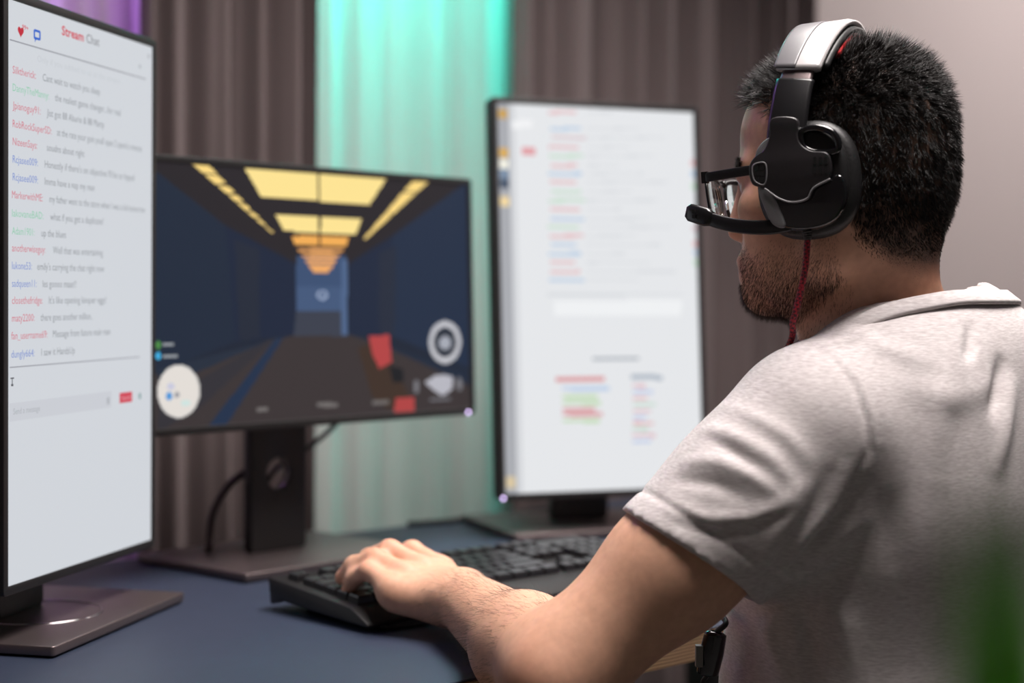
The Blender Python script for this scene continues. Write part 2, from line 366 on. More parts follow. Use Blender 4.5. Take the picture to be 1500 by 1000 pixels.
def scr_local(t, T, px, py):
    """pixel of the photograph -> (x, z) on the screen's plane"""
    M = t.matrix_basis @ T; p = on_plane(px, py, M.translation, M.to_3x3() @ Vector((0, 1, 0))); q = M.inverted() @ p; return q.x, q.z

GRP = None
# --- chat monitor (portrait, seen at a steep angle)
tL, TL, wL, hL = monitor('portrait monitor showing a stream chat with coloured user names', -.418, 1.618, .327, R(77.1), R(-.2), True, 0, GRP)
imL = img_new(1, 1, (207, 211, 217))
scL = grid_screen('screen', imL, wL, hL, TL, tL, 'chat_screen')
def flat(name, loops, col, parent, T, y=-.0003, strength=1.0):
    V, Fc = plate(loops, .0002, 0, lambda v: T @ Vector((v[0], y - v[2], v[1])))
    return add_mesh(name, V, Fc, emat('ink_%d_%d_%d' % col, s2l(*col), strength), parent)
def line_text(s, col, pa, pb, t, T, parent, size=.0098, bold=0.0, name='chat_text'):
    """text whose baseline runs between two photo pixels on the screen's plane"""
    xa, za = scr_local(t, T, *pa); xb, zb = scr_local(t, T, *pb)
    V, Fc = textmesh(s, bold)
    if not len(V): return
    wid = V[:, 0].max() - V[:, 0].min(); sx = (xb - xa) / wid; X = (V[:, 0] - V[:, 0].min()) * sx + xa; Z = V[:, 1] * size + za
    P = [T @ Vector((a, -.0004, b)) for a, b in zip(X, Z)]
    return add_mesh(name, P, Fc, emat('ink_%d_%d_%d' % col, s2l(*col)), parent)
RED, GRN, BLU, GRY = (206, 116, 132), (142, 200, 172), (120, 142, 204), (142, 146, 152)
chat = [('Silktherick:', RED, 18, 107, 52, 'Cant wait to watch you sleep', 62, 146),
 ('DannyTheManny:', GRN, 18, 133, 71, 'the realest game changer...for real', 80, 176),
 ('Jpianoguy91:', RED, 18, 159, 59, 'Jist got 88 Aburio & 88 Marty', 68, 152),
 ('RobRockSuperSD:', RED, 18, 186, 75, 'at the rate your goin youll open 2 spend a minute', 83, 207),
 ('NizeenSays:', RED, 18, 212, 54, 'soudns about right', 68, 123),
 ('Rcjasee009:', BLU, 18, 238, 55, "Honestly if there's on objective I'll be so hyped", 65, 196),
 ('Rcjasee009:', BLU, 18, 264, 55, 'Imma have a nap my man', 65, 138),
 ('MarkerwithME:', RED, 17, 290, 62, 'my father went to the store when I was a kid tomorrow', 72, 212),
 ('IakovaneBAD:', GRN, 17, 317, 63, 'what if you get a duplicate?', 73, 151),
 ('Adam1901:', GRN, 17, 343, 50, 'up the blues', 60, 96),
 ('anotherwiseguy:', RED, 17, 368, 66, 'Well that was entertaining', 77, 150),
 ('lukone53:', BLU, 17, 394, 46, "emily's carrying the chat right now", 54, 152),
 ('sadqueen11:', BLU, 17, 420, 53, 'les goooo maan!!', 62, 111),
 ('closethefridge:', RED, 17, 445, 62, "It's like opening kinquer eggs!", 71, 155),
 ('maty2200:', RED, 17, 471, 50, 'there goes another million..', 59, 135),
 ('fan_username69:', RED, 16, 497, 69, 'Message from future main man', 77, 161),
 ('dungly664:', BLU, 16, 524, 50, 'I saw it HandsUp', 60, 109)]
def row_y(y0, x0, x):                                                  # a horizontal line of the screen through (x0, y0), at pixel column x
    xa, za = scr_local(tL, TL, x0, y0); M = tL.matrix_basis @ TL
    lo, hi = y0 - 120, y0 + 120
    for _ in range(30):
        m = (lo + hi) / 2
        if scr_local(tL, TL, x, m)[1] > za: lo = m
        else: hi = m
    return (lo + hi) / 2
for nm, col, x, y, x1, msg, mx, mx1 in chat:
    line_text(nm, col, (x, y), (x1, row_y(y, x, x1)), tL, TL, scL, name='user_name')
    ym = row_y(y, x, mx); line_text(msg, GRY, (mx, ym), (mx1, row_y(y, x, mx1)), tL, TL, scL, name='chat_message')
line_text('Stream', (205, 52, 72), (90, row_y(28, 18, 90)), (122, row_y(28, 18, 122)), tL, TL, scL, .0125, .018, 'heading')
line_text('Chat', (120, 120, 126), (126, row_y(28, 18, 126)), (145, row_y(28, 18, 145)), tL, TL, scL, .0125, 0, 'heading')
line_text('99+', (205, 60, 80), (32, row_y(38, 18, 32)), (41, row_y(38, 18, 41)), tL, TL, scL, .006, .01, 'badge_text')
line_text('Only if you subbed to us at the stream', (196, 200, 206), (54, row_y(80, 18, 54)), (175, row_y(80, 18, 175)), tL, TL, scL, .0085, 0, 'chat_message')
line_text('Send a message', (168, 172, 178), (19, 607), (58, row_y(607, 19, 58)), tL, TL, scL, .008, 0, 'input_text')
def lpt(px, py): return scr_local(tL, TL, px, py)
def bar(name, x0, y0, x1, h, col, y=-.0003):
    (a, b), (c, d) = lpt(x0, y0), lpt(x1, row_y(y0, x0, x1)); flat(name, [[(a, b - h / 2), (c, b - h / 2), (c, b + h / 2), (a, b + h / 2)]], col, scL, TL, y)
bar('divider', 14, 58, 213, .0012, (150, 152, 160)); bar('divider', 14, 538, 204, .0012, (160, 162, 170))
bar('input_box', 14, 604, 163, .0165, (200, 203, 210), -.0002); bar('send_button', 175, 583, 193, .0105, (206, 66, 84)); bar('settings_icon', 203, 580, 206, .006, (130, 160, 160)); bar('emoji_icon', 156, 587, 160, .007, (176, 180, 186))
bar('menu_icon', 203, 97, 206, .004, (180, 184, 190)); bar('menu_icon', 216, 82, 219, .004, (180, 184, 190))
bar('cursor_icon', 15, 554, 20, .0012, (90, 92, 98)); bar('cursor_icon', 17, 559, 18, .005, (110, 112, 118)); bar('cursor_icon', 16, 564, 19, .002, (90, 92, 98))
line_text('Send', (236, 190, 196), (178, row_y(586, 175, 178)), (190, row_y(586, 175, 190)), tL, TL, scL, .0055, 0, 'button_text')
hx, hz = lpt(30, 46); flat('heart_icon', [[(hx + .0052 * 16 * math.sin(a) ** 3 / 16, hz + .0052 * (13 * math.cos(a) - 5 * math.cos(2 * a) - 2 * math.cos(3 * a) - math.cos(4 * a)) / 16) for a in np.linspace(0, 2 * math.pi, 24, endpoint=False)]], (190, 34, 54), scL, TL)
hx, hz = lpt(54, 51); flat('speech_icon', [rrect(hx, hz, .0062, .0046, .002, 3), rrect(hx, hz, .004, .0024, .0008, 2)], (48, 100, 200), scL, TL); flat('speech_icon', [[(hx - .004, hz - .0035), (hx - .001, hz - .0035), (hx - .004, hz - .0072)]], (48, 100, 200), scL, TL)

# --- game monitor (landscape)
tM, TM, wM, hM = monitor('landscape monitor showing a dark game corridor with yellow ceiling lights', -.235, 1.989, .326, R(47.6), R(1.7), False, 1, GRP)
def gp(px, py):
    x, z = scr_local(tM, TM, px, py); return (x / wM + .5, .5 - z / hM)
def gpoly(pts): return [gp(*p) for p in pts]
g = img_new(180, 320, (22, 34, 58))
def P(pts, col, a=1.0): img_poly(g, gpoly(pts), col, a)
P([(190, 220), (690, 262), (600, 360), (515, 390), (430, 385), (330, 340)], (38, 32, 40))                 # ceiling
P([(190, 220), (330, 330), (345, 500), (190, 560)], (24, 40, 66)); P([(330, 330), (432, 385), (432, 490), (345, 500)], (16, 34, 66))
P([(344, 350), (380, 365), (380, 495), (350, 498)], (34, 40, 62))
P([(690, 262), (575, 345), (570, 490), (690, 540)], (24, 44, 76)); P([(512, 385), (575, 345), (570, 490), (512, 490)], (18, 36, 68)); P([(555, 370), (580, 360), (578, 490), (555, 490)], (36, 42, 66))
P([(190, 560), (432, 490), (512, 490), (690, 545), (690, 620), (190, 650)], (62, 52, 54))                 # floor
P([(232, 540), (432, 490), (400, 497), (232, 570)], (36, 46, 68)); P([(305, 625), (330, 625), (415, 495), (404, 495)], (20, 48, 84)); P([(232, 590), (395, 497), (405, 495), (290, 600), (232, 632)], (50, 48, 58))
P([(512, 490), (690, 545), (690, 565), (530, 492)], (24, 40, 66))
P([(434, 375), (508, 375), (508, 490), (434, 490)], (62, 84, 130)); P([(434, 420), (508, 420), (508, 455), (434, 455)], (74, 94, 140)); P([(434, 455), (508, 455), (510, 492), (430, 492)], (70, 66, 84)); P([(500, 380), (509, 380), (509, 490), (500, 490)], (88, 108, 156))
YL, YO = (252, 226, 146), (240, 172, 84)
P([(356, 242), (465, 251), (465, 294), (383, 289)], YL); P([(468, 251), (567, 260), (541, 300), (468, 295)], YL)
P([(404, 315), (466, 318), (466, 341), (416, 338)], YL); P([(470, 318), (530, 321), (521, 343), (470, 341)], YL)
P([(427, 345), (467, 346), (467, 360), (432, 359)], YO); P([(470, 346), (511, 347), (507, 361), (470, 360)], YO)
for i, (y, hw_) in enumerate(((364, 34), (372, 28), (380, 23), (388, 18), (394, 13))): P([(470 - hw_, y), (470 + hw_, y), (470 + hw_ - 2, y + 5), (470 - hw_ + 2, y + 5)], (236, 168, 100))
for i in range(8):
    s0, s1 = (i / 8) ** .8, ((i + .86) / 8) ** .8
    a = (277 + 122 * s0, 236 + 106 * s0); b = (277 + 122 * s1, 236 + 106 * s1); q0, q1 = 24 * (1 - .85 * s0), 24 * (1 - .85 * s1)
    P([a, (a[0] + q0, a[1] + 2), (b[0] + q1, b[1]), b], (250, 216, 130))
    a = (628 - 94 * s0, 266 + 86 * s0); b = (628 - 94 * s1, 266 + 86 * s1)
    P([a, (a[0] - q0, a[1] - 1), (b[0] - q1, b[1]), b], (250, 216, 130))
P([(524, 510), (545, 500), (580, 540), (600, 580), (570, 600), (545, 580)], (62, 42, 30)); P([(540, 492), (570, 490), (574, 530), (556, 540), (546, 520)], (190, 34, 36)); P([(570, 535), (590, 540), (592, 560), (575, 560)], (24, 24, 32)); P([(580, 582), (607, 582), (607, 602), (577, 603)], (186, 36, 36))
def E_(px, py, rx, ry, col, a=1.0, inner=0):
    c = gp(px, py); e = gp(px + rx, py); f_ = gp(px, py + ry); img_ell(g, c[0], c[1], abs(e[0] - c[0]), abs(f_[1] - c[1]), col, a, inner)
E_(262, 573, 31, 39, (226, 220, 214)); E_(262, 573, 31, 39, (190, 190, 190), .6, .94); E_(248, 580, 5, 6, (80, 150, 214)); E_(259, 578, 4, 4, (150, 150, 158)); E_(250, 566, 6, 5, (200, 200, 220)); E_(272, 590, 8, 4, (206, 226, 222))
E_(652, 501, 23, 31, (206, 206, 212), .9, .72); E_(652, 501, 16, 20, (40, 44, 60)); E_(652, 502, 9, 10, (180, 184, 196), .8)
P([(622, 560), (637, 550), (650, 548), (664, 552), (662, 570), (648, 580), (636, 572)], (190, 190, 200), .9); E_(610, 566, 4, 10, (150, 150, 160), .7); E_(673, 562, 4, 10, (150, 150, 160), .7); P([(630, 584), (660, 582), (660, 586), (630, 588)], (140, 140, 150), .7)
E_(232, 505, 4, 6, (70, 160, 60)); E_(232, 521, 4, 6, (60, 170, 220)); P([(238, 502), (254, 502), (254, 507), (238, 507)], (170, 176, 180), .7); P([(238, 519), (260, 519), (260, 524), (238, 524)], (170, 176, 180), .7)
for (a, b, c_) in ((376, 392, 599), (465, 495, 593), (545, 570, 589)): P([(a, c_ - 3), (b, c_ - 4), (b, c_ + 3), (a, c_ + 3)], (140, 134, 132), .7)
E_(472, 432, 8, 7, (170, 186, 214), .8, .6)
lum = g.mean(2, keepdims=True); g = np.where(lum > .3, g, (g * .72 + lum * .2) * .86 * np.where(g[..., :1] > 2 * g[..., 1:2], 1.25, np.where(g[..., 2:] > 1.35 * g[..., :1], np.array((.74, .97, 1.02)), 1.0)))
scM = grid_screen('screen', g, wM, hM, TM, tM, 'game_screen')

# --- document monitor (portrait)
tR, TR, wR, hR = monitor('portrait monitor showing a blurred white document beside the seated man', .123, 2.263, .325, R(20.9), R(4.5), True, -1, GRP)
def rp(px, py):
    x, z = scr_local(tR, TR, px, py); return (x / wR + .5, .5 - z / hR)
d = img_new(240, 135, (228, 230, 233))
def Q(x0, y0, x1, y1, col, a=1.0): img_poly(d, [rp(x0, y0), rp(x1, y0), rp(x1, y1), rp(x0, y1)], col, a)
img_rect(d, 0, 0, .062, 1, (168, 170, 176)); img_rect(d, .062, 0, .09, 1, (210, 212, 216))
for y, c_ in ((.03, (200, 160, 90)), (.13, (214, 170, 90)), (.16, (240, 238, 225)), (.21, (70, 84, 104)), (.185, (120, 140, 164)), (.255, (240, 214, 160)), (.97, (214, 196, 160))): img_rect(d, .008, y - .014, .055, y + .012, c_)
pal = [(226, 178, 182), (176, 200, 226), (190, 220, 196), (214, 190, 196), (186, 206, 230)]
rows = [(162, 0), (186, 1), (199, 3), (213, 0), (226, 2), (240, 0), (252, 1), (264, 0), (278, 2), (291, 2), (304, 0), (318, 1), (330, 2), (343, 0), (356, 1), (369, 1), (382, 0), (395, 0), (407, 1)]
for i, (y, c_) in enumerate(rows):
    Q(803 + (i % 3) * 2, y, 843 + (i * 7) % 16, y + 5, pal[c_], .8); Q(860, y + 1, 900 + (i * 37) % 90, y + 4, (208, 211, 216), .6)
Q(764, 216, 784, 228, (224, 160, 166)); Q(750, 176, 780, 188, (240, 241, 243)); Q(812, 440, 998, 462, (238, 240, 242)); Q(800, 430, 1000, 433, (214, 217, 221))
Q(868, 522, 936, 528, (170, 176, 184)); Q(815, 551, 886, 559, (214, 120, 124), .8); Q(925, 549, 970, 556, (150, 164, 180), .8)
for y, c_, x1 in ((566, 1, 892), (578, 2, 876), (587, 2, 880), (597, 0, 872), (604, 0, 882), (613, 2, 878)): Q(824, y, x1, y + 6, [(216, 150, 154), (176, 200, 230), (186, 216, 170)][c_], .8)
for i, y in enumerate(range(563, 652, 9)): Q(927, y, 945 + (i * 11) % 18, y + 5, [(222, 180, 190), (180, 196, 232), (224, 170, 174), (190, 216, 200)][i % 4], .8)
for i, y in enumerate((235, 250, 268, 330, 352, 365, 380)): img_rect(d, .975, rp(1010, y)[1], 1, rp(1010, y + 9)[1], pal[i % 4])
scR = grid_screen('screen', d, wR, hR, TR, tR, 'document_screen')

# ------------------------------------------------------------------ cables
def cable(name, pts, r, m, label, n=40):
    P = spline(pts, n); t = P[0]
    o = add_mesh(name, *tube(P, r, 8), m, None, True); return tag(o, label, 'cable')
dz = DESK_Z
def mloc(t, x, y, z): return t.matrix_basis @ Vector((x, y, z))
cable('monitor_cable', [mloc(tM, .10, .047, .235), mloc(tM, .115, .085, .17), mloc(tM, .06, .10, .125), mloc(tM, .012, .094, .108), mloc(tM, .01, .115, .075), mloc(tM, .02, .13, .03), mloc(tM, .03, .14, .0165), mloc(tM, .06, .152, .0165)], .0035, cable_m, 'black cable looping from behind the game monitor through its stand')
cable('monitor_cable', [mloc(tM, -.015, .095, .115), mloc(tM, -.045, .108, .095), mloc(tM, -.068, .114, .06), mloc(tM, -.076, .112, .0178), mloc(tM, -.05, .145, .0165)], .0050, mat('cable_brown', s2l(52, 40, 42), .5), 'dark thick cable bowing down beside the stand of the game monitor')
cable('power_cable', [room(.20, -.71, dz + .004), room(.26, -.692, dz + .004), room(.32, -.70, dz + .004), room(.38, -.685, dz + .004), room(.44, -.70, dz + .004), room(.50, -.695, dz + .004)], .0038, cable_m, 'black power cable lying along the back of the desk by the document monitor')

# ------------------------------------------------------------------ keyboard
KY = R(43)
kb = root('keyboard', 'black full-size computer keyboard under the typing hand', 'keyboard', Matrix.Translation((-.25, 1.705, DESK_Z)) @ Matrix.Rotation(KY, 4, 'Z'))
# local x right, -y towards the user, back edge at y = 0
KW, KD = .452, .152
def ktop(y): return .0215 + (y + KD) / KD * .013                          # height of the deck
pv = [(0, .006), (.004, ktop(0)), (-.136, ktop(-.136)), (-KD - .012, .010), (-KD - .012, .006), (-.02, .012)]
V = [(x, y, z) for x in (0, KW) for (y, z) in pv]; n = len(pv)
Fc = [tuple(range(n)), tuple(range(2 * n - 1, n - 1, -1))] + [(i, i + n, (i + 1) % n + n, (i + 1) % n) for i in range(n)]
o = add_mesh('body', V, Fc, black_m, kb); bm = bmesh.new(); bm.from_mesh(o.data); bmesh.ops.recalc_face_normals(bm, faces=bm.faces); bm.to_mesh(o.data); bm.free(); bevel(o, .003, 2, 25)
for x in (.05, KW - .05): MB().box((x - .015, -.028, 0), (x + .015, -.018, .02)).build('rear_foot', black_m, kb)
MB().box((.03, -KD - .004, 0), (KW - .03, -KD + .006, .009)).build('front_foot', black_m, kb)
key_m = mat('key_plastic', s2l(34, 33, 35), 0.3, bump=(1500, .1, .0003))
kmesh = {}
def keycap(w_, d_):
    k = (round(w_, 4), round(d_, 4))
    if k not in kmesh:
        a, b, h, t = w_ / 2, d_ / 2, .0075, .0018
        lv = [(1, 0), (.93, h * .75), (.80, h)]; V = []
        for s, z in lv:
            ix = a - (1 - s) * .009; iy = b - (1 - s) * .009
            V += [(-ix, -iy, z), (ix, -iy, z), (ix, iy, z), (-ix, iy, z)]
        Fc = [(8, 9, 10, 11)] + [(l * 4 + i, l * 4 + (i + 1) % 4, l * 4 + 4 + (i + 1) % 4, l * 4 + 4 + i) for l in (0, 1) for i in range(4)]
        me = bpy.data.meshes.new('key'); me.from_pydata(V, [], Fc); me.materials.append(key_m); kmesh[k] = me
    return kmesh[k]
pitch = .0188; tl = math.atan2(.013, KD)
def key(cx_, row_y_, w_, d_=1.0):
    o = bpy.data.objects.new('key', keycap(w_ * pitch - .0022, d_ * pitch - .0022)); C.objects.link(o); o.parent = kb
    o.location = (cx_, row_y_, ktop(row_y_) + .0002); o.rotation_euler = (tl, 0, 0)
x00 = .012; ys = [-.022] + [-.048 - i * pitch for i in range(5)]
main = [[1, -1, 1, 1, 1, 1, -.5, 1, 1, 1, 1, -.5, 1, 1, 1, 1], [1] * 13 + [2], [1.5] + [1] * 12 + [1.5], [1.75] + [1] * 11 + [2.25], [2.25] + [1] * 10 + [2.75], [1.25] * 3 + [6.25] + [1.25] * 4]
for r_, rw in enumerate(main):
    x = x00
    for k in rw:
        if k > 0: key(x + k * pitch / 2, ys[r_], k)
        x += abs(k) * pitch
nx = x00 + 15.4 * pitch
for r_, cols in ((0, (0, 1, 2)), (1, (0, 1, 2)), (2, (0, 1, 2)), (4, (1,)), (5, (0, 1, 2))):
    for c_ in cols: key(nx + (c_ + .5) * pitch, ys[r_], 1)
px_ = nx + 3.4 * pitch
for r_ in (1, 2, 3, 4, 5):
    for c_ in range(4):
        if c_ == 3 and r_ > 1: continue
        if r_ == 5 and c_ == 0: key(px_ + 1.0 * pitch, ys[5], 2); continue
        if r_ == 5 and c_ == 1: continue
        key(px_ + (c_ + .5) * pitch, ys[r_], 1)
for ya_, yb_ in ((2, 3), (4, 5)): key(px_ + 3.5 * pitch, (ys[ya_] + ys[yb_]) / 2, 1, 2)
HLX, HLZ = [-.12, -.075, -.045, -.022, -.012, .004, .018, .026, .040, .060, .075, .10], [-.108, -.106, -.092, -.066, -.03, -.045, -.045, .018, .046, .062, .070, .076]
# ------------------------------------------------------------------ person: implicit surfaces turned into meshes
class Vol:
    def __init__(s, lo, hi, h):
        s.lo = np.array(lo, float); s.h = h; s.n = np.ceil((np.array(hi) - s.lo) / h).astype(int) + 1; s.a = np.full(s.n, .5, np.float32)
    def sl(s, lo, hi):
        i0 = np.clip(np.floor((np.array(lo) - s.lo) / s.h).astype(int), 0, s.n); i1 = np.clip(np.ceil((np.array(hi) - s.lo) / s.h).astype(int) + 1, 0, s.n)
        ax = [(s.lo[k] + s.h * np.arange(i0[k], i1[k])).astype(np.float32) for k in range(3)]
        return tuple(slice(i0[k], i1[k]) for k in range(3)), ax[0][:, None, None], ax[1][None, :, None], ax[2][None, None, :]
    def op(s, fn, lo, hi, k, mode='add'):
        m = k + .02; q, X, Y, Z = s.sl(np.array(lo) - m, np.array(hi) + m)
        if 0 in s.a[q].shape: return
        b = fn(X, Y, Z).astype(np.float32); a = s.a[q]
        if mode == 'add':
            h = np.maximum(k - np.abs(a - b), 0) / k; s.a[q] = np.minimum(a, b) - h * h * k * .25
        else:
            b = -b; h = np.maximum(k - np.abs(a - b), 0) / k; s.a[q] = np.maximum(a, b) + h * h * k * .25
    def cone(s, a, b, ra, rb, k=.02, mode='add', cut=None):
        a = np.array(a, float); b = np.array(b, float); d = b - a; L2 = d @ d; r = max(ra, rb)
        def fn(X, Y, Z):
            t = np.clip(((X - a[0]) * d[0] + (Y - a[1]) * d[1] + (Z - a[2]) * d[2]) / L2, 0, 1)
            v = np.sqrt((X - a[0] - t * d[0]) ** 2 + (Y - a[1] - t * d[1]) ** 2 + (Z - a[2] - t * d[2]) ** 2) - (ra + (rb - ra) * t)
            if cut is not None:
                c, n = cut; v = np.maximum(v, (X - c[0]) * n[0] + (Y - c[1]) * n[1] + (Z - c[2]) * n[2])
            return v
        s.op(fn, np.minimum(a, b) - r, np.maximum(a, b) + r, k, mode)
    def ell(s, c, r, k=.02, M=None, mode='add'):
        c = np.array(c, float); r = np.array(r, float); M = np.eye(3) if M is None else np.array(M)   # columns of M: local axes
        def fn(X, Y, Z):
            x, y, z = X - c[0], Y - c[1], Z - c[2]; q = [(M[0, i] * x + M[1, i] * y + M[2, i] * z) for i in range(3)]
            k0 = np.sqrt(sum((q[i] / r[i]) ** 2 for i in range(3))); k1 = np.sqrt(sum((q[i] / r[i] ** 2) ** 2 for i in range(3)))
            return k0 * (k0 - 1) / np.maximum(k1, 1e-6)
        R_ = np.max(r); s.op(fn, c - R_, c + R_, k, mode)
    def mesh(s):
        a = s.a; neg = a < 0; cnt = np.zeros(np.array(a.shape) - 1, np.uint8)
        cs = [(i, j, k) for i in (0, 1) for j in (0, 1) for k in (0, 1)]
        for i, j, k in cs: cnt += neg[i:a.shape[0] - 1 + i, j:a.shape[1] - 1 + j, k:a.shape[2] - 1 + k]
        act = (cnt > 0) & (cnt < 8); I = np.argwhere(act); vid = np.full(act.shape, -1, np.int32); vid[act] = np.arange(len(I))
        val = {c: a[I[:, 0] + c[0], I[:, 1] + c[1], I[:, 2] + c[2]] for c in cs}; acc = np.zeros((len(I), 3)); n = np.zeros(len(I))
        for c in cs:
            for ax in range(3):
                if c[ax] == 0:
                    e = list(c); e[ax] = 1; e = tuple(e); va, vb = val[c], val[e]; m = (va < 0) != (vb < 0)
                    t = np.where(m, va / np.where(m, va - vb, 1), 0); p = np.tile(np.array(c, float), (len(I), 1)); p[:, ax] = t
                    acc += p * m[:, None]; n += m
        V = s.lo + s.h * (I + acc / n[:, None]); Q = []
        for ax in range(3):
            b, c = (ax + 1) % 3, (ax + 2) % 3; sl0 = [slice(None)] * 3; sl1 = [slice(None)] * 3; sl0[ax] = slice(0, -1); sl1[ax] = slice(1, None)
            n0, n1 = neg[tuple(sl0)], neg[tuple(sl1)]; E = np.argwhere(n0 != n1); ok = (E[:, b] > 0) & (E[:, c] > 0) & (E[:, b] < act.shape[b]) & (E[:, c] < act.shape[c]); E = E[ok]
            fl = n0[E[:, 0], E[:, 1], E[:, 2]]; ids = []
            for db, dc in ((-1, -1), (0, -1), (0, 0), (-1, 0)):
                G = E.copy(); G[:, b] += db; G[:, c] += dc; ids.append(vid[G[:, 0], G[:, 1], G[:, 2]])
            q = np.stack(ids, 1); q[~fl] = q[~fl][:, ::-1]; Q.append(q)
        return V, np.concatenate(Q)
def vnormals(V, Q):
    n = np.cross(V[Q[:, 2]] - V[Q[:, 0]], V[Q[:, 3]] - V[Q[:, 1]]); N_ = np.zeros_like(V)
    for k in range(4): np.add.at(N_, Q[:, k], n)
    return N_ / np.maximum(np.linalg.norm(N_, axis=1, keepdims=True), 1e-12)
def smooth_mesh(V, Q, it=2, lam=.5):
    E = np.concatenate([Q[:, [0, 1]], Q[:, [1, 2]], Q[:, [2, 3]], Q[:, [3, 0]]]); deg = np.bincount(E.ravel(), minlength=len(V)).astype(float)
    for _ in range(it):
        S = np.zeros_like(V); np.add.at(S, E[:, 0], V[E[:, 1]]); np.add.at(S, E[:, 1], V[E[:, 0]]); V = V + lam * (S / np.maximum(deg, 1)[:, None] - V)
    return V
def px_of(P):
    P = np.asarray(P) - np.array(CAM); d = P @ np.array(fw); return np.stack([750 + F_PX * (P @ np.array(CX)) / d, 500 - F_PX * (P @ np.array(CU)) / d], -1), d

# head frame: x forward, y to the man's left, z up
HY = R(26); HO = Vector((.292, 1.45, 1.184))
HM = Matrix.Translation(HO) @ Matrix(((-math.cos(HY), -math.sin(HY), 0, 0), (math.sin(HY), -math.cos(HY), 0, 0), (0, 0, 1, 0), (0, 0, 0, 1))) @ Matrix.Rotation(R(4), 4, 'Y')
HMn = np.array(HM); HI = np.array(HM.inverted())
def hw_(p): return np.array(HM @ Vector(p))
def to_head(V): return V @ HI[:3, :3].T + HI[:3, 3]
def h_px(px, py, l):                                   # photo pixel -> head coordinates on the plane y = l
    n = HM.to_3x3() @ Vector((0, 1, 0)); p = on_plane(px, py, HM @ Vector((0, l, 0)), n); return HM.inverted() @ p
Rh = HMn[:3, :3]

# torso frame
TO = np.array((.350, 1.470, 0)); tf = np.array((-.7071, .7071, 0)); tl_ = np.array((-.7071, -.7071, 0)); uz = np.array((0, 0, 1.)); TMx = np.stack([tf, tl_, uz], 1)
def tp(f, l, z): return TO + tf * f + tl_ * l + uz * z
SHL = np.array((.2465, 1.352, .953)); SHR = tp(0, -.17, .965)
ELB = np.array((.039, 1.312, .767)); WRI = np.array((-.046, 1.575, .777))
ELR = np.array((.47, 1.80, .775)); WRR = np.array((.31, 1.98, .785))

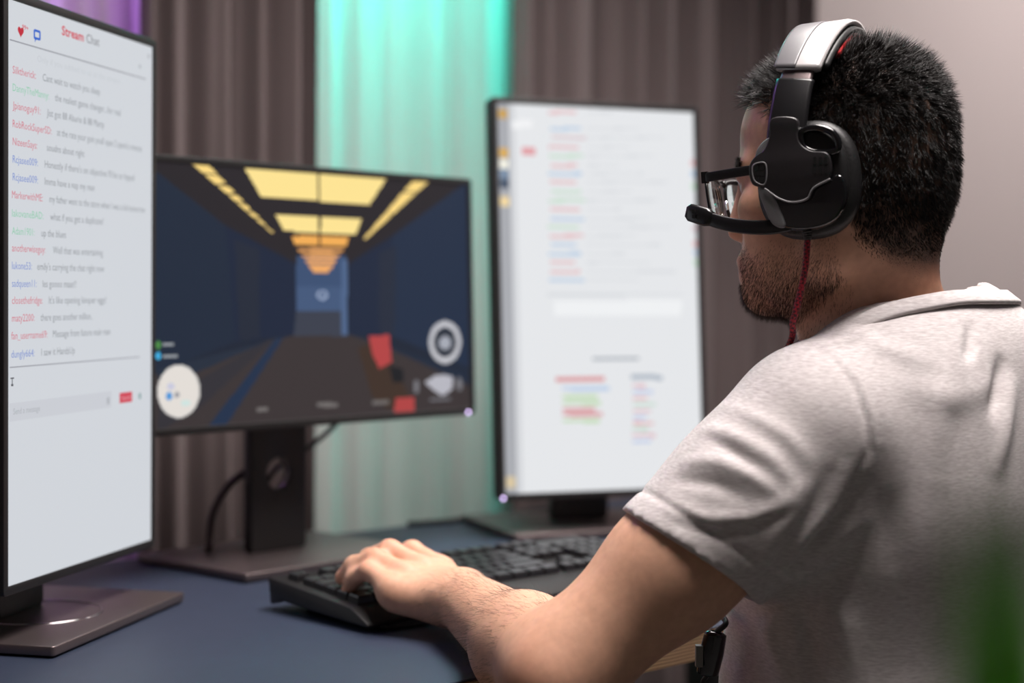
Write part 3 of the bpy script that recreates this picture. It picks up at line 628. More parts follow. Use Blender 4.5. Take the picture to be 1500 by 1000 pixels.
def torso(v, inf, k=.05):
    v.ell(tp(-.005, 0, .845), (.118 + inf, .165 + inf, .20 + inf), k, TMx)
    v.ell(tp(-.035, .062, .90), (.085 + inf, .088 + inf, .115 + inf), k, TMx); v.ell(tp(-.035, -.062, .90), (.085 + inf, .088 + inf, .115 + inf), k, TMx)
    v.ell(tp(.0, 0, .62), (.115 + inf, .150 + inf, .20 + inf), k, TMx)
    for s in (1, -1):
        v.cone(tp(-.030, .02 * s, 1.025 if inf else .99), tp(-.012, .135 * s, .968 if inf else .955), .045 + inf, .044 + inf, k)
        v.ell(tp(.0, .150 * s, .945), (.052 + inf, .046 + inf, .052 + inf), k, TMx)
    v.ell(tp(-.058, 0, .985 if inf else .94), (.045 + inf, .10 + inf, .06 + inf), k, TMx)
def body_volume():
    v = Vol((-.22, 1.14, .44), (.66, 2.10, 1.31), .0034)
    H = lambda p, r, k=.02, mode='add': v.ell(hw_(p), r, k, Rh, mode)
    Hc = lambda a, b, ra, rb, k=.02, mode='add': v.cone(hw_(a), hw_(b), ra, rb, k, mode)
    H((-.008, 0, .018), (.081, .073, .080)); H((-.030, 0, .006), (.056, .064, .072), .03); H((.040, 0, .028), (.050, .062, .055), .03)
    H((.046, 0, -.045), (.042, .056, .060), .03); H((-.02, 0, -.03), (.06, .062, .06), .03)
    for s in (1, -1):
        Hc((.072, .012 * s, -.104), (.004, .050 * s, -.078), .018, .020, .025); Hc((.004, .050 * s, -.078), (-.006, .058 * s, -.035), .019, .018, .025)
        H((.062, .043 * s, -.034), (.022, .020, .018), .025); H((.050, .036 * s, -.07), (.028, .022, .03), .025)
        H((-.004, .076 * s, -.022), (.016, .008, .030), .006)
        Hc((.080, .012 * s, .004), (.070, .046 * s, .004), .011, .009, .014)                 # brow
    H((.074, 0, -.080), (.024, .030, .030), .02); H((.080, 0, -.109), (.016, .018, .014), .016)
    H((.093, 0, -.077), (.010, .022, .0065), .006); H((.091, 0, -.090), (.010, .019, .0075), .006)
    Hc((.086, 0, .000), (.100, 0, -.046), .009, .0115, .012); H((.098, .010, -.051), (.010, .008, .007), .006); H((.098, -.010, -.051), (.010, .008, .007), .006)
    for s in (1, -1):
        H((.094, .031 * s, -.012), (.016, .015, .011), .012, 'sub'); H((.074, .031 * s, -.013), (.0135, .014, .0125), .006); H((.081, .031 * s, -.004), (.010, .017, .005), .006)
    # neck
    v.cone(hw_((-.012, 0, -.045)), tp(.028, .010, 1.02), .050, .055, .025); v.cone(hw_((-.026, 0, -.02)), tp(.0, .008, .99), .038, .042, .03); v.cone(hw_((.03, 0, -.095)), tp(.05, 0, 1.0), .026, .03, .03)
    torso(v, 0.0)
    # left arm
    mid = SHL * .45 + ELB * .55
    v.cone(SHL, mid, .052, .050, .03); v.cone(mid, ELB, .049, .043, .03); v.ell(SHL * .55 + ELB * .45 + np.array((.02, 0, .02)), (.05, .046, .046), .03)
    fm = ELB * .70 + WRI * .30; v.cone(ELB, fm, .041, .0415, .03); v.cone(fm, WRI, .0415, .0285, .03); v.ell(ELB + np.array((-.012, -.020, -.004)), (.022, .026, .022), .025)
    v.ell(WRI + np.array((-.018, -.012, .006)), (.014, .014, .012), .02)                   # wrist bone
    # left hand
    pk = [(-.1165, 1.590, .787), (-.140, 1.616, .797), (-.156, 1.634, .786), (-.163, 1.643, .772)]
    rg = [(-.103, 1.608, .795), (-.1345, 1.633, .806), (-.157, 1.647, .797), (-.170, 1.656, .783)]
    md = [(-.087, 1.629, .798), (-.1215, 1.652, .812), (-.145, 1.673, .800), (-.156, 1.684, .785)]
    ix = [(-.069, 1.647, .795), (-.1005, 1.674, .808), (-.122, 1.697, .798), (-.132, 1.709, .783)]
    def hand(fs, th, wr, f=lambda p: np.array(p)):
        for F_, r0 in zip(fs, (.0092, .0102, .0105, .0102)):
            P_ = [f(p) for p in F_]; rr = [r0 * 1.05, r0, r0 * .92, r0 * .8]
            for i in range(3): v.cone(P_[i], P_[i + 1], rr[i], rr[i + 1], .006)
            v.cone(wr + (P_[0] - wr) * .1 + np.array((0, 0, -.003)), P_[0] + np.array((0, 0, -.005)), .018, .0125, .014)
        T_ = [f(p) for p in th]
        v.cone(wr * .7 + T_[0] * .3, T_[0], .020, .018, .02)
        for i in range(len(T_) - 1): v.cone(T_[i], T_[i + 1], .0145 - .0015 * i, .0125 - .0015 * i, .01)
    hand([pk, rg, md, ix], [(-.040, 1.615, .778), (-.052, 1.660, .778), (-.078, 1.688, .778), (-.098, 1.700, .776)], WRI)
    v.cone(WRI + np.array((-.022, -.004, -.004)), np.array(pk[0]) + np.array((.008, -.002, -.012)), .018, .014, .016)      # heel of the palm
    # right arm, reaching to the far side of the keyboard
    mr = (SHR + ELR) / 2; v.cone(SHR, mr, .052, .05, .03); v.cone(mr, ELR, .049, .043, .03); fm = ELR * .7 + WRR * .3; v.cone(ELR, fm, .042, .042, .03); v.cone(fm, WRR, .0415, .0285, .03)
    fdir = np.array((-.80, .60, 0)); ldir = np.array((-.60, -.80, 0))                       # hand axes: fingers forward, towards the man's left
    mk = lambda l, L0: [WRR + fdir * .085 + ldir * l + np.array((0, 0, .012)), WRR + fdir * (.085 + .4 * L0) + ldir * l + np.array((0, 0, .016)), WRR + fdir * (.085 + .75 * L0) + ldir * l + np.array((0, 0, .004)), WRR + fdir * (.085 + .9 * L0) + ldir * l + np.array((0, 0, -.010))]
    hand([mk(-.034, .060), mk(-.012, .078), mk(.010, .084), mk(.032, .075)], [WRR + fdir * .03 + ldir * .028, WRR + fdir * .07 + ldir * .05, WRR + fdir * .105 + ldir * .058 + np.array((0, 0, -.012))], WRR)
    return v
bv = body_volume(); BV, BQ = bv.mesh(); BV = smooth_mesh(BV, BQ, 2, .4); BN = vnormals(BV, BQ); del bv
person = root('person', 'seated man in light grey t-shirt typing with headset and glasses on', 'person', Matrix.Translation((TO[0], TO[1], 0)))
skin_m = mat('skin', (1, 1, 1), 0.48, spec=.35, sss=.12, attr='tone', noise=(140, .07, 5), bump=(700, .12, .0006))
body = add_mesh('body', BV, BQ, skin_m, None, True); put(body, person, True)
HV = to_head(BV)
def zone(V, c, r): return np.exp(-(((V - np.array(c)) / np.array(r)) ** 2).sum(1))
tone = np.tile(np.array(s2l(206, 158, 132)), (len(BV), 1)); isH = BV[:, 2] > .98
def tint(mk, col, a): global tone; tone = tone * (1 - (mk * a)[:, None]) + np.array(s2l(*col)) * (mk * a)[:, None]
onhead = isH & (np.abs(HV[:, 1]) < .1) & (HV[:, 2] > -.17)
tint(zone(HV, (.096, 0, -.084), (.012, .026, .010)) * onhead, (176, 104, 96), .8)
for s in (1, -1):
    tint(zone(HV, (.062, .043 * s, -.035), (.03, .025, .022)) * onhead, (206, 138, 118), .35)
    e = np.linalg.norm((HV - np.array((.0865, .031 * s, -.0125))) / np.array((.012, .013, .0062)), axis=1) < 1; tone[e & onhead] = s2l(225, 218, 212)
    e = np.linalg.norm(HV - np.array((.0875, .031 * s, -.0125)), axis=1) < .0058; tone[e & onhead] = s2l(46, 30, 22)
tint(zone(HV, (.104, 0, -.048), (.015, .018, .014)) * onhead, (206, 136, 116), .35)
for p in ((-.140, 1.616, .797), (-.1345, 1.633, .806), (-.1215, 1.652, .812), (-.163, 1.643, .772), (-.170, 1.656, .783)): tint(zone(BV, p, (.012,) * 3), (214, 138, 114), .45)
tint(zone(BV, ELB + np.array((-.02, -.03, 0)), (.03,) * 3), (176, 112, 92), .4)
hl_ = np.interp(HV[:, 0], HLX, HLZ); tint(np.clip((HV[:, 2] - hl_ + .004) / .02, 0, 1) * onhead, (40, 32, 30), .85)
at = body.data.color_attributes.new('tone', 'FLOAT_COLOR', 'POINT'); at.data.foreach_set('color', np.concatenate([tone, np.ones((len(tone), 1))], 1).astype(np.float32).ravel())
at2 = None

# ------------------------------------------------------------------ t-shirt
HEMN = np.array((-.545, -.10, -.832)); HEMN /= np.linalg.norm(HEMN)
def shirt_volume():
    v = Vol((.02, 1.15, .50), (.72, 1.86, 1.12), .0034)
    torso(v, .010, .05)
    v.ell(tp(-.01, 0, .66), (.135, .170, .22), .06, TMx); v.ell(tp(.035, 0, .72), (.10, .14, .20), .06, TMx)
    for s, S, E_, fr in ((1, SHL, ELB, .56), (-1, SHR, ELR, .52)):
        ax = (E_ - S) / np.linalg.norm(E_ - S); hem = np.array(at_depth(1012, 813, 1.333)) if s > 0 else S + (E_ - S) * fr; nrm = HEMN if s > 0 else ax
        v.cone(S + np.array((0, 0, .0)), S * .5 + hem * .5, .062, .064, .035); v.cone(S * .5 + hem * .5, hem + ax * .03, .064, .0655, .03, 'add', (hem, nrm))
        v.cone(hem - ax * .03, hem + ax * .09, .0545, .057, .003, 'sub')
    # neck opening
    v.cone(tp(-.012, 0, 1.052), hw_((-.02, 0, -.02)), .060, .075, .006, 'sub'); v.cone(tp(.02, 0, 1.03), tp(.05, 0, 1.10), .058, .08, .006, 'sub')
    return v
sv = shirt_volume(); SV, SQ = sv.mesh(); SV = smooth_mesh(SV, SQ, 2, .5); del sv
SN = vnormals(SV, SQ)
# creases: polylines read off the photograph, dropped onto the cloth
spx, sdep = px_of(SV); face = (SN * (np.array(CAM) - SV)).sum(1) > 0
def drop(px, py, both=False):
    d = np.hypot(spx[:, 0] - px, spx[:, 1] - py); c = np.where((d < 9) & face)[0]
    if len(c) == 0: return None
    k = c[np.argmin(sdep[c])]; return (SV[k], SN[k]) if both else SV[k]
def seg_dist(V, a, b):
    d = b - a; t = np.clip(((V - a) @ d) / max(d @ d, 1e-9), 0, 1); return np.linalg.norm(V - a - t[:, None] * d, axis=1), t
def crease(pts, w, h):
    P_ = [drop(*p) for p in pts]; P_ = [p for p in P_ if p is not None]; D = np.full(len(SV), 9.0)
    if len(P_) < 2: return np.zeros(len(SV))
    fade = np.zeros(len(SV)); n = len(P_) - 1
    for i in range(n):
        d, t = seg_dist(SV, P_[i], P_[i + 1]); u = (i + t) / n; b = d < D; D[b] = d[b]; fade[b] = np.sin(np.pi * np.clip(u[b] * .84 + .08, 0, 1)) ** .7
    return h * fade * np.exp(-(D / w) ** 2)
disp = np.zeros(len(SV))
for pts, w_, h_ in [
    ([(1050, 592), (1100, 606), (1150, 632), (1185, 668)], .008, .0022), ([(1028, 622), (1075, 634), (1125, 664), (1160, 700)], .008, .0026), ([(1032, 640), (1075, 655), (1118, 685)], .006, -.0022),
    ([(1000, 672), (1050, 668), (1105, 690), (1140, 720)], .008, .0026), ([(985, 700), (1040, 704), (1090, 722)], .007, -.0022), ([(975, 738), (1030, 758), (1090, 762), (1150, 740), (1180, 710)], .008, .0026), ([(990, 762), (1050, 776), (1110, 776), (1160, 756)], .006, -.0020),
    ([(1105, 850), (1135, 805), (1160, 760), (1172, 715)], .009, .0024), ([(1125, 858), (1160, 805), (1195, 755), (1215, 700)], .008, -.0028), ([(1145, 850), (1185, 800), (1225, 745), (1245, 690)], .008, .0022), ([(1150, 850), (1200, 800), (1245, 755), (1272, 710)], .0075, -.0045), ([(1165, 860), (1220, 808), (1275, 765)], .009, .0030),
    ([(1110, 880), (1120, 930), (1140, 990)], .010, .004), ([(1150, 870), (1175, 930), (1190, 995)], .012, -.004), ([(1200, 850), (1230, 920), (1240, 995)], .014, .004),
    ([(1230, 475), (1290, 500), (1350, 520)], .011, .0025), ([(1430, 470), (1425, 500), (1422, 520)], .006, -.004), ([(1475, 530), (1465, 570), (1462, 600)], .008, -.006), ([(1490, 560), (1480, 620), (1470, 680)], .010, .004),
    ([(1400, 520), (1380, 600), (1370, 690)], .016, .003), ([(1300, 650), (1290, 720), (1300, 820)], .016, -.003), ([(1330, 560), (1400, 580), (1470, 560)], .014, .002),
    ([(1240, 440), (1300, 432), (1370, 440)], .007, .0025), ([(1200, 500), (1240, 490), (1280, 470)], .006, .0025)]:
    disp += crease(pts, w_ * .85, h_ * 1.25)
# sleeve seam and cuff stitching
seam = crease([(1180, 498), (1215, 515), (1250, 550), (1272, 600), (1278, 650), (1262, 700), (1235, 750), (1190, 800)], .0035, -.0028) + crease([(1190, 495), (1225, 512), (1260, 548), (1282, 600), (1288, 650), (1272, 705)], .004, .0018); disp += seam
axL = (ELB - SHL) / np.linalg.norm(ELB - SHL); hemL = np.array(at_depth(1012, 813, 1.333)); rL = SV - hemL; along = rL @ HEMN; rad = np.linalg.norm(rL - along[:, None] * axL, axis=1)
disp += -.0016 * np.exp(-((along + .022) / .0025) ** 2) * (rad < .085)
fld = rng.normal(size=(60, 3)) * 26; ph_ = rng.random(60) * 6.28
disp += .0006 * np.sin(SV @ fld.T + ph_).sum(1) / 6
SV = SV + SN * disp[:, None]
def cloth_mat():
    m = mat('grey_jersey', s2l(198, 190, 189), .85, sheen=.15, noise=(1, .05, 2), bump=(1400, .25, .0006)); nt = m.node_tree
    mp = [n for n in nt.nodes if n.type == 'MAPPING'][0]; b = nt.nodes['Principled BSDF']
    tc = [n for n in nt.nodes if n.type == 'TEX_COORD'][0]; mp2 = nt.nodes.new('ShaderNodeMapping'); mp2.inputs['Scale'].default_value = (150, 150, 900); nt.links.new(tc.outputs['Object'], mp2.inputs[0])
    nz = nt.nodes.new('ShaderNodeTexNoise'); nz.inputs['Scale'].default_value = 1; nz.inputs['Detail'].default_value = 3; nt.links.new(mp2.outputs[0], nz.inputs[0])
    cr = nt.nodes.new('ShaderNodeValToRGB'); cr.color_ramp.elements[0].position = .3; cr.color_ramp.elements[1].position = .7
    cr.color_ramp.elements[0].color = (*s2l(176, 167, 167), 1); cr.color_ramp.elements[1].color = (*s2l(208, 201, 200), 1)
    nt.links.new(nz.outputs[0], cr.inputs[0]); nt.links.new(cr.outputs[0], b.inputs['Base Color']); return m
cloth_m = cloth_mat()
shirt = add_mesh('t_shirt', SV, SQ, cloth_m, None, True); put(shirt, person, True)
# collar band: the neckline seen in the photograph, mirrored onto the hidden side
cpts = [drop(px, py, True) for px, py in ((1184, 504), (1215, 486), (1251, 468), (1290, 453), (1330, 445), (1370, 438), (1400, 433), (1420, 431))]
loc_ = [((q[0] - TO) @ TMx, q[1] @ TMx) for q in cpts if q is not None]
th = np.array([math.atan2(p[1], p[0] + .005) for p, n in loc_]); rr_ = np.array([math.hypot(p[1], p[0] + .005) for p, n in loc_]); zz_ = np.array([p[2] for p, n in loc_]); od = np.argsort(th); th, rr_, zz_ = th[od], rr_[od], zz_[od]
ring = []
for a in np.linspace(-math.pi, math.pi, 72, endpoint=False):
    r_ = float(np.interp(abs(a), th, rr_)); z_ = float(np.interp(abs(a), th, zz_)) - (.022 * max(0, (th[0] - abs(a)) / max(th[0], .01)))
    fb = max(0.0, 1 - abs(a) / 1.15); r_ = min(r_, .115) * (1 - fb) + .066 * fb; z_ = max(z_, 1.015) * (1 - fb) + 1.008 * fb; ring.append((r_, z_, a))
rs = np.array([q[0] for q in ring]); zs_ = np.array([q[1] for q in ring])
for _ in range(5): rs = (np.roll(rs, 1) + 2 * rs + np.roll(rs, -1)) / 4; zs_ = (np.roll(zs_, 1) + 2 * zs_ + np.roll(zs_, -1)) / 4
ring = [Vector(tp(-.005 + (r_ + .001) * math.cos(q[2]), (r_ + .001) * math.sin(q[2]), z_ + .003)) for r_, z_, q in zip(rs, zs_, ring)]
print('collar', np.round(th, 2), np.round(rr_, 3), np.round(zz_, 3))
cen = Vector(tp(-.005, 0, 1.05)); nrm_c = Vector(tf * .30 + uz * .95).normalized()
V, Fc = ribbon(ring, lambda i: nrm_c - (ring[i] - cen).normalized() * .75, lambda t: .0085, lambda t: .0026, True)
o = add_mesh('collar', V, Fc, cloth_m, shirt, True)

# ------------------------------------------------------------------ trousers and shoes (below the picture)
def legs():
    v = Vol((-.25, 1.2, 0.0), (.62, 2.1, .62), .006); hip = tp(-.03, 0, .53)
    v.ell(hip, (.125, .17, .11), .04, TMx)
    for s in (1, -1):
        a = tp(-.02, .09 * s, .53); kn = tp(.40, .13 * s, .52); an = tp(.36, .13 * s, .10)
        v.cone(a, kn, .088, .064, .05); v.cone(kn, an, .062, .045, .03)
    return v.mesh()
LV, LQ = legs(); o = add_mesh('trousers', smooth_mesh(LV, LQ, 2), LQ, mat('denim', s2l(44, 50, 66), .85, noise=(300, .12, 3)), None, True); put(o, person, True)
for s in (1, -1):
    v = Vol(tp(.40, .13 * s, 0) - np.array((.2, .2, .0)), tp(.40, .13 * s, .14) + np.array((.2, .2, 0)), .005)
    v.cone(tp(.33, .13 * s, .042), tp(.50, .13 * s, .030), .040, .030, .02); v.cone(tp(.355, .13 * s, .06), tp(.36, .13 * s, .12), .042, .048, .02)
    V, Q_ = v.mesh(); V[:, 2] = np.maximum(V[:, 2], .002); o = add_mesh('shoe', V, Q_, black_m, None, True); put(o, person, True)
# stool he sits on
st = root('office_stool', 'low black swivel stool under the seated man', 'stool', Matrix.Translation(tp(-.02, 0, 0)) @ Matrix.Rotation(R(45), 4, 'Z'))
o = add_mesh('seat', *plate([rrect(0, 0, .21, .21, .09, 8)], .06, .018, lambda v_: Vector((v_[0], v_[1], .405 + v_[2]))), leather_m, st); shade(o)
add_mesh('column', *tube([(0, 0, .07), (0, 0, .376)], .025, 16), blacks_m, st, True)
for k in range(5):
    a = 2 * math.pi * k / 5; p = Vector((math.cos(a), math.sin(a), 0)); arm = add_mesh('base_arm', *tube([p * .02 + Vector((0, 0, .085)), p * .27 + Vector((0, 0, .065))], .016, 10), blacks_m, st, True)
    add_mesh('caster', *tube([p * .27 + Vector((-p.y, p.x, 0)) * -.018 + Vector((0, 0, .0265)), p * .27 + Vector((-p.y, p.x, 0)) * .018 + Vector((0, 0, .0265))], .026, 16), black_m, arm, True)

# ------------------------------------------------------------------ hair
BT = BQ
def strands(name, P0, D0, L, rad, m, bend, segs=3, parent=None, stuff=True):
    """tapered three-sided hairs: roots P0, directions D0 (unit), lengths L; bend is added to the direction along the strand"""
    n = len(P0); pts = [P0]; d = D0.copy(); p = P0.copy()
    for s in range(segs):
        d = d + bend / segs; d /= np.linalg.norm(d, axis=1, keepdims=True); p = p + d * (L / segs)[:, None]; pts.append(p)
    a = np.cross(D0, rng.normal(size=(n, 3))); a /= np.linalg.norm(a, axis=1, keepdims=True); b = np.cross(D0, a)
    V = np.zeros((n, 3 * segs + 1, 3)); 
    for s in range(segs):
        r = rad * (1 - .75 * s / segs)
        for k in range(3): V[:, 3 * s + k] = pts[s] + (a * math.cos(2.0944 * k) + b * math.sin(2.0944 * k)) * r
    V[:, -1] = pts[segs]; Fs = []
    for s in range(segs - 1):
        for k in range(3): A, B = 3 * s + k, 3 * s + (k + 1) % 3; Fs += [(A, B, B + 3), (A, B + 3, A + 3)]
    for k in range(3): Fs.append((3 * (segs - 1) + k, 3 * (segs - 1) + (k + 1) % 3, 3 * segs))
    Fs = np.array(Fs); F_ = (np.arange(n)[:, None, None] * (3 * segs + 1) + Fs[None]).reshape(-1, 3)
    o = add_mesh(name, V.reshape(-1, 3), F_, m, None, True); put(o, parent or person, True)
    if stuff: o['kind'] = 'stuff'
    return o
def scatter(mask, n, weight=None):
    """random points on body faces whose centre lies in the mask"""
    fc = np.where(mask)[0]; q = BQ[fc]; ar = np.linalg.norm(np.cross(BV[q[:, 2]] - BV[q[:, 0]], BV[q[:, 3]] - BV[q[:, 1]]), axis=1)
    if weight is not None: ar = ar * weight[fc]
    pick = rng.choice(len(fc), n, p=ar / ar.sum()); q = q[pick]; u, v = rng.random((2, n, 1))
    P_ = (BV[q[:, 0]] * (1 - u) + BV[q[:, 1]] * u) * (1 - v) + (BV[q[:, 3]] * (1 - u) + BV[q[:, 2]] * u) * v
    Nn = BN[q].mean(1); return P_, Nn / np.linalg.norm(Nn, axis=1, keepdims=True), fc[pick]
FCc = BV[BQ].mean(1); FH = to_head(FCc); FN = BN[BQ].mean(1); hx_, hy_, hz_ = FH.T; ay = np.abs(hy_)
onh = (FCc[:, 2] > .98) & (ay < .1) & (hz_ > -.2)
# hairline height as a function of how far forward the point lies
def hline(x): return np.interp(x, HLX, HLZ)
hd = hz_ - hline(hx_); hmask = onh & (hd > -.010) & ~((ay > .072) & (hz_ < .006) & (hx_ > -.022) & (hx_ < .014))
hw8 = np.clip((hd + .010) / .02, 0.05, 1)
hairm = mat('dark_hair', s2l(23, 18, 17), .40, spec=.45)
def clump(P_, c):
    q = np.floor(P_ / c).astype(np.int64); h_ = (q[:, 0] * 73856093) ^ (q[:, 1] * 19349663) ^ (q[:, 2] * 83492791); tb = np.random.default_rng(5).normal(size=(4096, 3)); return tb[h_ % 4096]
P0, N0, fi = scatter(hmask, 46000, hw8)
hh = to_head(P0); top = np.clip((hh[:, 2] - .02) / .06, 0, 1); Rn = HMn[:3, :3]
flow = np.stack([top * np.clip(hh[:, 0] * 9 - .05, -.55, .45) - .1 * (hh[:, 0] < 0), .15 * np.sign(hh[:, 1]) * (1 - top), -.9 * (1 - top)], 1)
swirl = np.stack([np.sin(40 * hh[:, 1] + 25 * hh[:, 2]), np.sin(38 * hh[:, 0] + 2), np.zeros(len(hh))], 1) * .25
dirs = N0 * (.62 + .25 * top)[:, None] + (flow + swirl) @ Rn.T + rng.normal(size=N0.shape) * .16 + clump(P0, .0055) * .30 + clump(P0 + .002, .0085) * .2; dirs /= np.linalg.norm(dirs, axis=1, keepdims=True)
fade = np.clip((hh[:, 2] + .105) / .07, .18, 1); Lh = (.009 + .013 * top) * fade * (.7 + .5 * rng.random(len(P0)))
hair = strands('hair', P0 - N0 * .001, dirs, Lh, .00032, hairm, (flow @ Rn.T) * .5)
# beard, moustache, brows
bl = np.interp(hx_, [-.02, .004, .02, .04, .062, .075, .09, .12], [-.03, -.03, -.052, -.060, -.066, -.064, -.060, -.058])
jawlow = np.interp(hx_, [-.03, .0, .03, .06, .1], [-.085, -.105, -.125, -.14, -.15])
bmask = onh & (hz_ < bl) & (hz_ > jawlow) & (hx_ > -.008) & ~((np.abs(hz_ + .084) < .011) & (ay < .024) & (hx_ > .085))
bw = np.clip((bl - hz_) / .02, .1, 1) * np.interp(hx_, [-.01, .01, .05], [.3, .9, 1])
P0, N0, fi = scatter(bmask, 9500, bw); hh = to_head(P0)
dirs = N0 * .45 + np.array((.15, 0, -.8)) @ Rn.T + rng.normal(size=N0.shape) * .22; dirs /= np.linalg.norm(dirs, axis=1, keepdims=True)
Lb = (.0035 + .0035 * np.clip((-hh[:, 2] - .07) / .05, 0, 1)) * (.6 + .7 * rng.random(len(P0)))
strands('beard', P0 - N0 * .0005, dirs, Lb, .00015, mat('beard_hair', s2l(58, 40, 32), .5), np.array((0, 0, -.3)), 2)
nk_ = onh & (hx_ > -.01) & (hz_ < -.095) & (hz_ > -.155) & (ay < .06); P0, N0, fi = scatter(nk_, 900)
dirs = N0 * .4 + np.array((0, 0, -1.)) + rng.normal(size=N0.shape) * .2; dirs /= np.linalg.norm(dirs, axis=1, keepdims=True); strands('stubble', P0, dirs, .003 + .002 * rng.random(len(P0)), .00014, MATS['beard_hair'], np.zeros(3), 2)
brm = onh & (np.abs(hz_ - .006 + .06 * (ay - .03)) < .0045) & (ay > .012) & (ay < .052) & (hx_ > .055); P0, N0, fi = scatter(brm, 900); hh = to_head(P0)
dirs = N0 * .4 + (np.stack([-.3 + 0 * hh[:, 0], np.sign(hh[:, 1]), .25 + 0 * hh[:, 0]], 1)) @ Rn.T + rng.normal(size=N0.shape) * .15; dirs /= np.linalg.norm(dirs, axis=1, keepdims=True)
strands('eyebrows', P0, dirs, .006 + .003 * rng.random(len(P0)), .0002, hairm, np.zeros(3), 2)
# fine arm hair on the left forearm
d_, t_ = seg_dist(FCc, ELB, WRI); am = (d_ < .05) & (t_ > .12) & (t_ < .99); P0, N0, fi = scatter(am, 2600)
axf = (WRI - ELB) / np.linalg.norm(WRI - ELB); dirs = N0 * .35 + axf * .6 + np.array((-.35, -.1, -.1)) + rng.normal(size=N0.shape) * .22; dirs /= np.linalg.norm(dirs, axis=1, keepdims=True)
strands('arm_hair', P0, dirs, .007 + .007 * rng.random(len(P0)), .00009, MATS['beard_hair'], np.array((0, 0, -.3)), 2)
# ------------------------------------------------------------------ headset (head coordinates: x forward, y left, z up)
hs = root('headset', 'black gaming headset with silver headband and boom microphone on his head', 'headset', HM)
def cupshape(cx_, cz_, rx, rz, e=2.6, n=40): return [(cx_ + rx * np.sign(math.cos(a)) * abs(math.cos(a)) ** (2 / e), cz_ + rz * np.sign(math.sin(a)) * abs(math.sin(a)) ** (2 / e)) for a in np.linspace(0, 2 * math.pi, n, endpoint=False)]
cc = h_px(1176, 262, .10); CCX, CCZ = cc.x, cc.z
def lay(y0): return lambda v: Vector((v[0], y0 + v[2], v[1]))
def cup(s, parent_m=None):
    sg = 1 if s > 0 else -1
    def put_plate(name, loops, y, thick, bev, m, par):
        V, Fc = plate(loops, thick, bev, lambda v: Vector((v[0], sg * (y + v[2]), v[1])))
        if sg < 0: Fc = [f[::-1] for f in Fc]
        o = add_mesh(name, V, Fc, m, par); shade(o); return o
    c = put_plate('ear_cup', [cupshape(CCX, CCZ, .0325, .0370)], .0985, .015, .006, black_m, hs)
    put_plate('ear_cushion', [cupshape(CCX, CCZ, .0355, .0410)], .0815, .020, .0085, leather_m, c)
    put_plate('red_rim', [cupshape(CCX, CCZ, .0345, .0395), cupshape(CCX, CCZ, .031, .0355)], .0925, .0028, .0008, mat('dark_red_plastic', s2l(120, 20, 30), .35), c)
    return c
cupL = cup(1); cupR = cup(-1)
def poly_px(pts, l, smooth_n=0):
    P_ = [h_px(*p, l) for p in pts]; P_ = [(p.x, p.z) for p in P_]
    if smooth_n: P_ = [(v.x, v.y) for v in spline([(a, b, 0) for a, b in P_], smooth_n, True)]
    return P_
# yoke plate lying over the cup
YP = [(1133, 176), (1131, 199), (1123, 220), (1108, 232), (1101, 246), (1105, 268), (1122, 274), (1138, 288), (1160, 293), (1181, 288), (1190, 271), (1214, 259), (1217, 240), (1211, 226), (1188, 223), (1172, 212), (1167, 196), (1166, 176)]
V, Fc = plate([poly_px(YP, .108, 90)], .006, .0014, lay(.1085)); yoke = add_mesh('yoke', V, Fc, mat('yoke_satin', s2l(40, 37, 39), .36), hs); shade(yoke)
# vents: framed slots on both wings of the yoke
def slots(pxs, l, w_, h_, par):
    mb = MB()
    for px, py in pxs:
        p = h_px(px, py, l); mb.box((p.x - w_ / 2, l - .0005, p.z - h_ / 2), (p.x + w_ / 2, l + .0006, p.z + h_ / 2))
    return mb.build('vent', mat('vent_black', s2l(6, 6, 7), .6), par)
slots([(1108.5 + (k % 2) * 8, 245.5 + (k // 2) * 8.6) for k in range(6)], .1115, .0036, .0038, yoke)
slots([(1194 + (k % 3) * 8, 235 + (k // 3) * 14) for k in range(6)], .1115, .0024, .0058, yoke)
fr_ = [Vector((a, .1118, b)) for a, b in poly_px([(1103, 243), (1105, 264), (1120, 270), (1123, 250), (1119, 238)], .1118, 30)]; add_mesh('vent_frame', *tube(fr_, .0007, 6, True), greyplas_m, yoke, True)
# open loop at the rear of the cup
lp = [Vector((a, .1075, b)) for a, b in poly_px([(1175, 193), (1194, 187), (1216, 192), (1227, 205), (1226, 219), (1208, 224), (1187, 221), (1176, 212)], .1075, 48)]
add_mesh('loop_frame', *tube(lp, .0030, 10, True), blackg_m, cupL, True)
# raised lower rim and grey front wedge
V, Fc = plate([poly_px([(1120, 278), (1139, 291), (1160, 298), (1183, 293), (1193, 277), (1217, 264), (1232, 262), (1236, 290), (1222, 318), (1190, 331), (1150, 329), (1130, 310)], .106, 80)], .008, .0025, lay(.1055)); o = add_mesh('lower_shell', V, Fc, blackg_m, cupL); shade(o)
V, Fc = plate([poly_px([(1115, 279), (1128, 284), (1138, 301), (1149, 329), (1137, 328), (1127, 313)], .108, 40)], .006, .0016, lay(.1082)); o = add_mesh('grey_wedge', V, Fc, greyplas_m, cupL); shade(o)
gr = [h_px(*p, .1125) for p in [(1120, 276), (1140, 290), (1160, 296), (1182, 291), (1192, 275), (1216, 262)]]; add_mesh('groove_trim', *tube(spline(gr, 40), .0009, 6), greyplas_m, cupL, True)
V, Fc = plate([poly_px([(1131, 203), (1131, 219), (1122, 232), (1109, 238), (1110, 222), (1119, 209)], .1065, 40)], .004, .001, lay(.1060)); o = add_mesh('front_fin', V, Fc, greyplas_m, cupL); shade(o)
